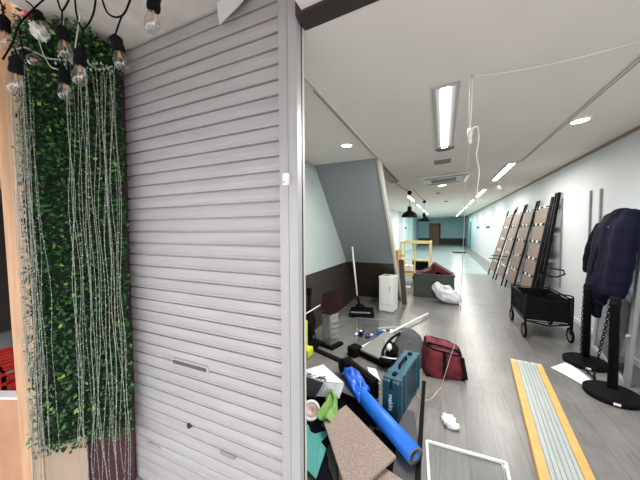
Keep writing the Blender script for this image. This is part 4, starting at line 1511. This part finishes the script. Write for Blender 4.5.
# ================================================================== BIN WITH CUSHIONS, WHITE BAG
bn = thing('storage_bin', (-.17, 6.75, 0), 'large dark olive plastic bin filled with wine red cushions', 'bin')
mb = MB()
x0, x1, y0, y1, hh = -.60, .24, 6.55, 7.05, .50
for (a, b) in (((x0, y0, 0), (x1, y0 + .02, hh)), ((x0, y1 - .02, 0), (x1, y1, hh)), ((x0, y0, 0), (x0 + .02, y1, hh)), ((x1 - .02, y0, 0), (x1, y1, hh)), ((x0, y0, 0), (x1, y1, .03))):
    mb.b2(a, b)
mb.build('body', 'binmat', bn)
mb = MB()
mb.b2((x0 - .02, y0 - .02, hh), (x1 + .02, y0 + .03, hh + .035)).b2((x0 - .02, y1 - .03, hh), (x1 + .02, y1 + .02, hh + .035)).b2((x0 - .02, y0, hh), (x0 + .03, y1, hh + .035)).b2((x1 - .03, y0, hh), (x1 + .02, y1, hh + .035))
mb.build('rim', 'binmat', bn, bevel=.006)
def cushion(c, s, rot, label):
    mb = MB()
    M_ = Euler([R(a) for a in rot]).to_matrix()
    mb.box(c, s, M_)
    bmesh.ops.subdivide_edges(mb.bm, edges=mb.bm.edges[:], cuts=4, use_grid_fill=True)
    o = mb.build('seat_cushion', 'wine', bevel=.0, sub=1)
    for v in o.data.vertices:
        v.co += Vector((0, 0, .015)) * noise.noise(v.co * 5)
    tag(o, label, 'cushion', 'wine red cushions in the bin')


cushion((.0, 6.80, .60), (.52, .40, .13), (0, 32, 0), 'wine red cushion tilted highest at right in the bin')
cushion((-.36, 6.80, .52), (.46, .40, .15), (0, -24, 8), 'wine red cushion slumped at the left in the bin')
cushion((-.15, 6.85, .35), (.60, .38, .15), (0, 3, 0), 'dark wine red cushion lying lowest in the bin')
o = MB().bar((-.38, 6.62, .58), (-.18, 6.66, .66), .012, .012).build('wood_stick', 'plank')
tag(o, 'short wooden stick lying on the wine red cushions', 'stick')
mb = MB()
mb.blob((.12, 6.22, .15), (.24, .17, .15), 4, .22, 2.2, Euler((0, R(14), 0)).to_matrix(), seed=1)
mb.blob((-.07, 6.25, .27), (.11, .10, .14), 4, .35, 2.6, Euler((0, R(-20), 0)).to_matrix(), seed=4)
mb.blob((.09, 6.25, .29), (.10, .08, .08), 4, .35, 2.6, seed=7)
mb.blob((.26, 6.26, .09), (.11, .12, .09), 4, .3, 2.6, seed=11)
tag(mb.build('plastic_sack', 'pvc'), 'crumpled white plastic sack leaning on the olive bin', 'bag')

# ================================================================== YELLOW SHELF
ys = thing('shelf_unit', (-.65, 8.2, 0), 'yellow steel shelf frame beyond the stair foot', 'shelf')
x0, x1, y0, y1, zt_ = -1.04, -.30, 7.7, 8.5, 1.16
for x in (x0, x1):
    for y in (y0, y1):
        MB().b2((x - .02, y - .02, 0), (x + .02, y + .02, zt_)).build('leg', 'yellow', ys)
mb = MB()
mb.b2((x0 - .02, y0 - .02, zt_), (x1 + .02, y0 + .02, zt_ + .05)).b2((x0 - .02, y1 - .02, zt_), (x1 + .02, y1 + .02, zt_ + .05)).b2((x0 - .02, y0, zt_), (x0 + .02, y1, zt_ + .05)).b2((x1 - .02, y0, zt_), (x1 + .02, y1, zt_ + .05))
mb.build('top_rail', 'yellow', ys)
MB().b2((x0, y0, .28), (x1 - .35, y1, .31)).build('shelf_board', 'yellow', ys)
mb = MB()
for z in (.62,):
    mb.b2((x0, y1 - .015, z), (x1, y1 + .015, z + .03)).b2((x0 - .015, y0, z), (x0 + .015, y1, z + .03))
mb.build('mid_rail', 'yellow', ys)
MB().b2((-.70, 7.69, 0), (-.665, 7.725, zt_)).build('leg', 'yellow', ys)
MB().b2((x0 - .02, y0 - .03, .36), (x0 + .42, y0 - .005, .42)).b2((x0 - .02, y0 - .03, .80), (x0 + .10, y0 - .005, .84)).build('front_slat', 'amber', ys)
ob = MB().box((-1.16, 8.1, .48), (.05, .75, .96), rz(0))
tag(ob.build('orange_board', 'amber'), 'orange wooden board standing behind the yellow frame', 'board')
t_ = thing('cardboard_box', (-.85, 8.0, .31), 'small white box on the yellow frame low shelf', 'box')
MB().box((-.86, 8.0, .42), (.22, .30, .22)).build('carton', 'paper', t_, bevel=.004)
MB().box((-.86, 8.0, .535), (.04, .30, .004)).build('tape_strip', 'plypale', t_)
t_ = thing('black_case', (-.75, 8.6, 0), 'black box on the floor behind the yellow frame', 'box')
MB().box((-.62, 8.95, .28), (.45, .35, .55)).build('body', 'black', t_, bevel=.01)
MB().box((-.62, 8.95, .57), (.47, .37, .03)).build('lid', 'grey', t_, bevel=.005)
o = MB().lathe((-.88, 7.55, .0), [(0, 0), (.13, 0), (.13, .012), (.05, .03), (0, .03)], 20).build('white_dish', 'white')
tag(o, 'flat white round dish on floor before the yellow frame', 'dish')
# far floor items
t_ = thing('floor_box', (1.1, 24, 0), 'low dark box on the far cyan tinted floor', 'box')
MB().b2((.6, 19.4, 0), (1.35, 19.9, .07)).build('base', 'black', t_)
MB().b2((.66, 19.45, .07), (1.29, 19.85, .09)).build('lid', 'grey', t_)
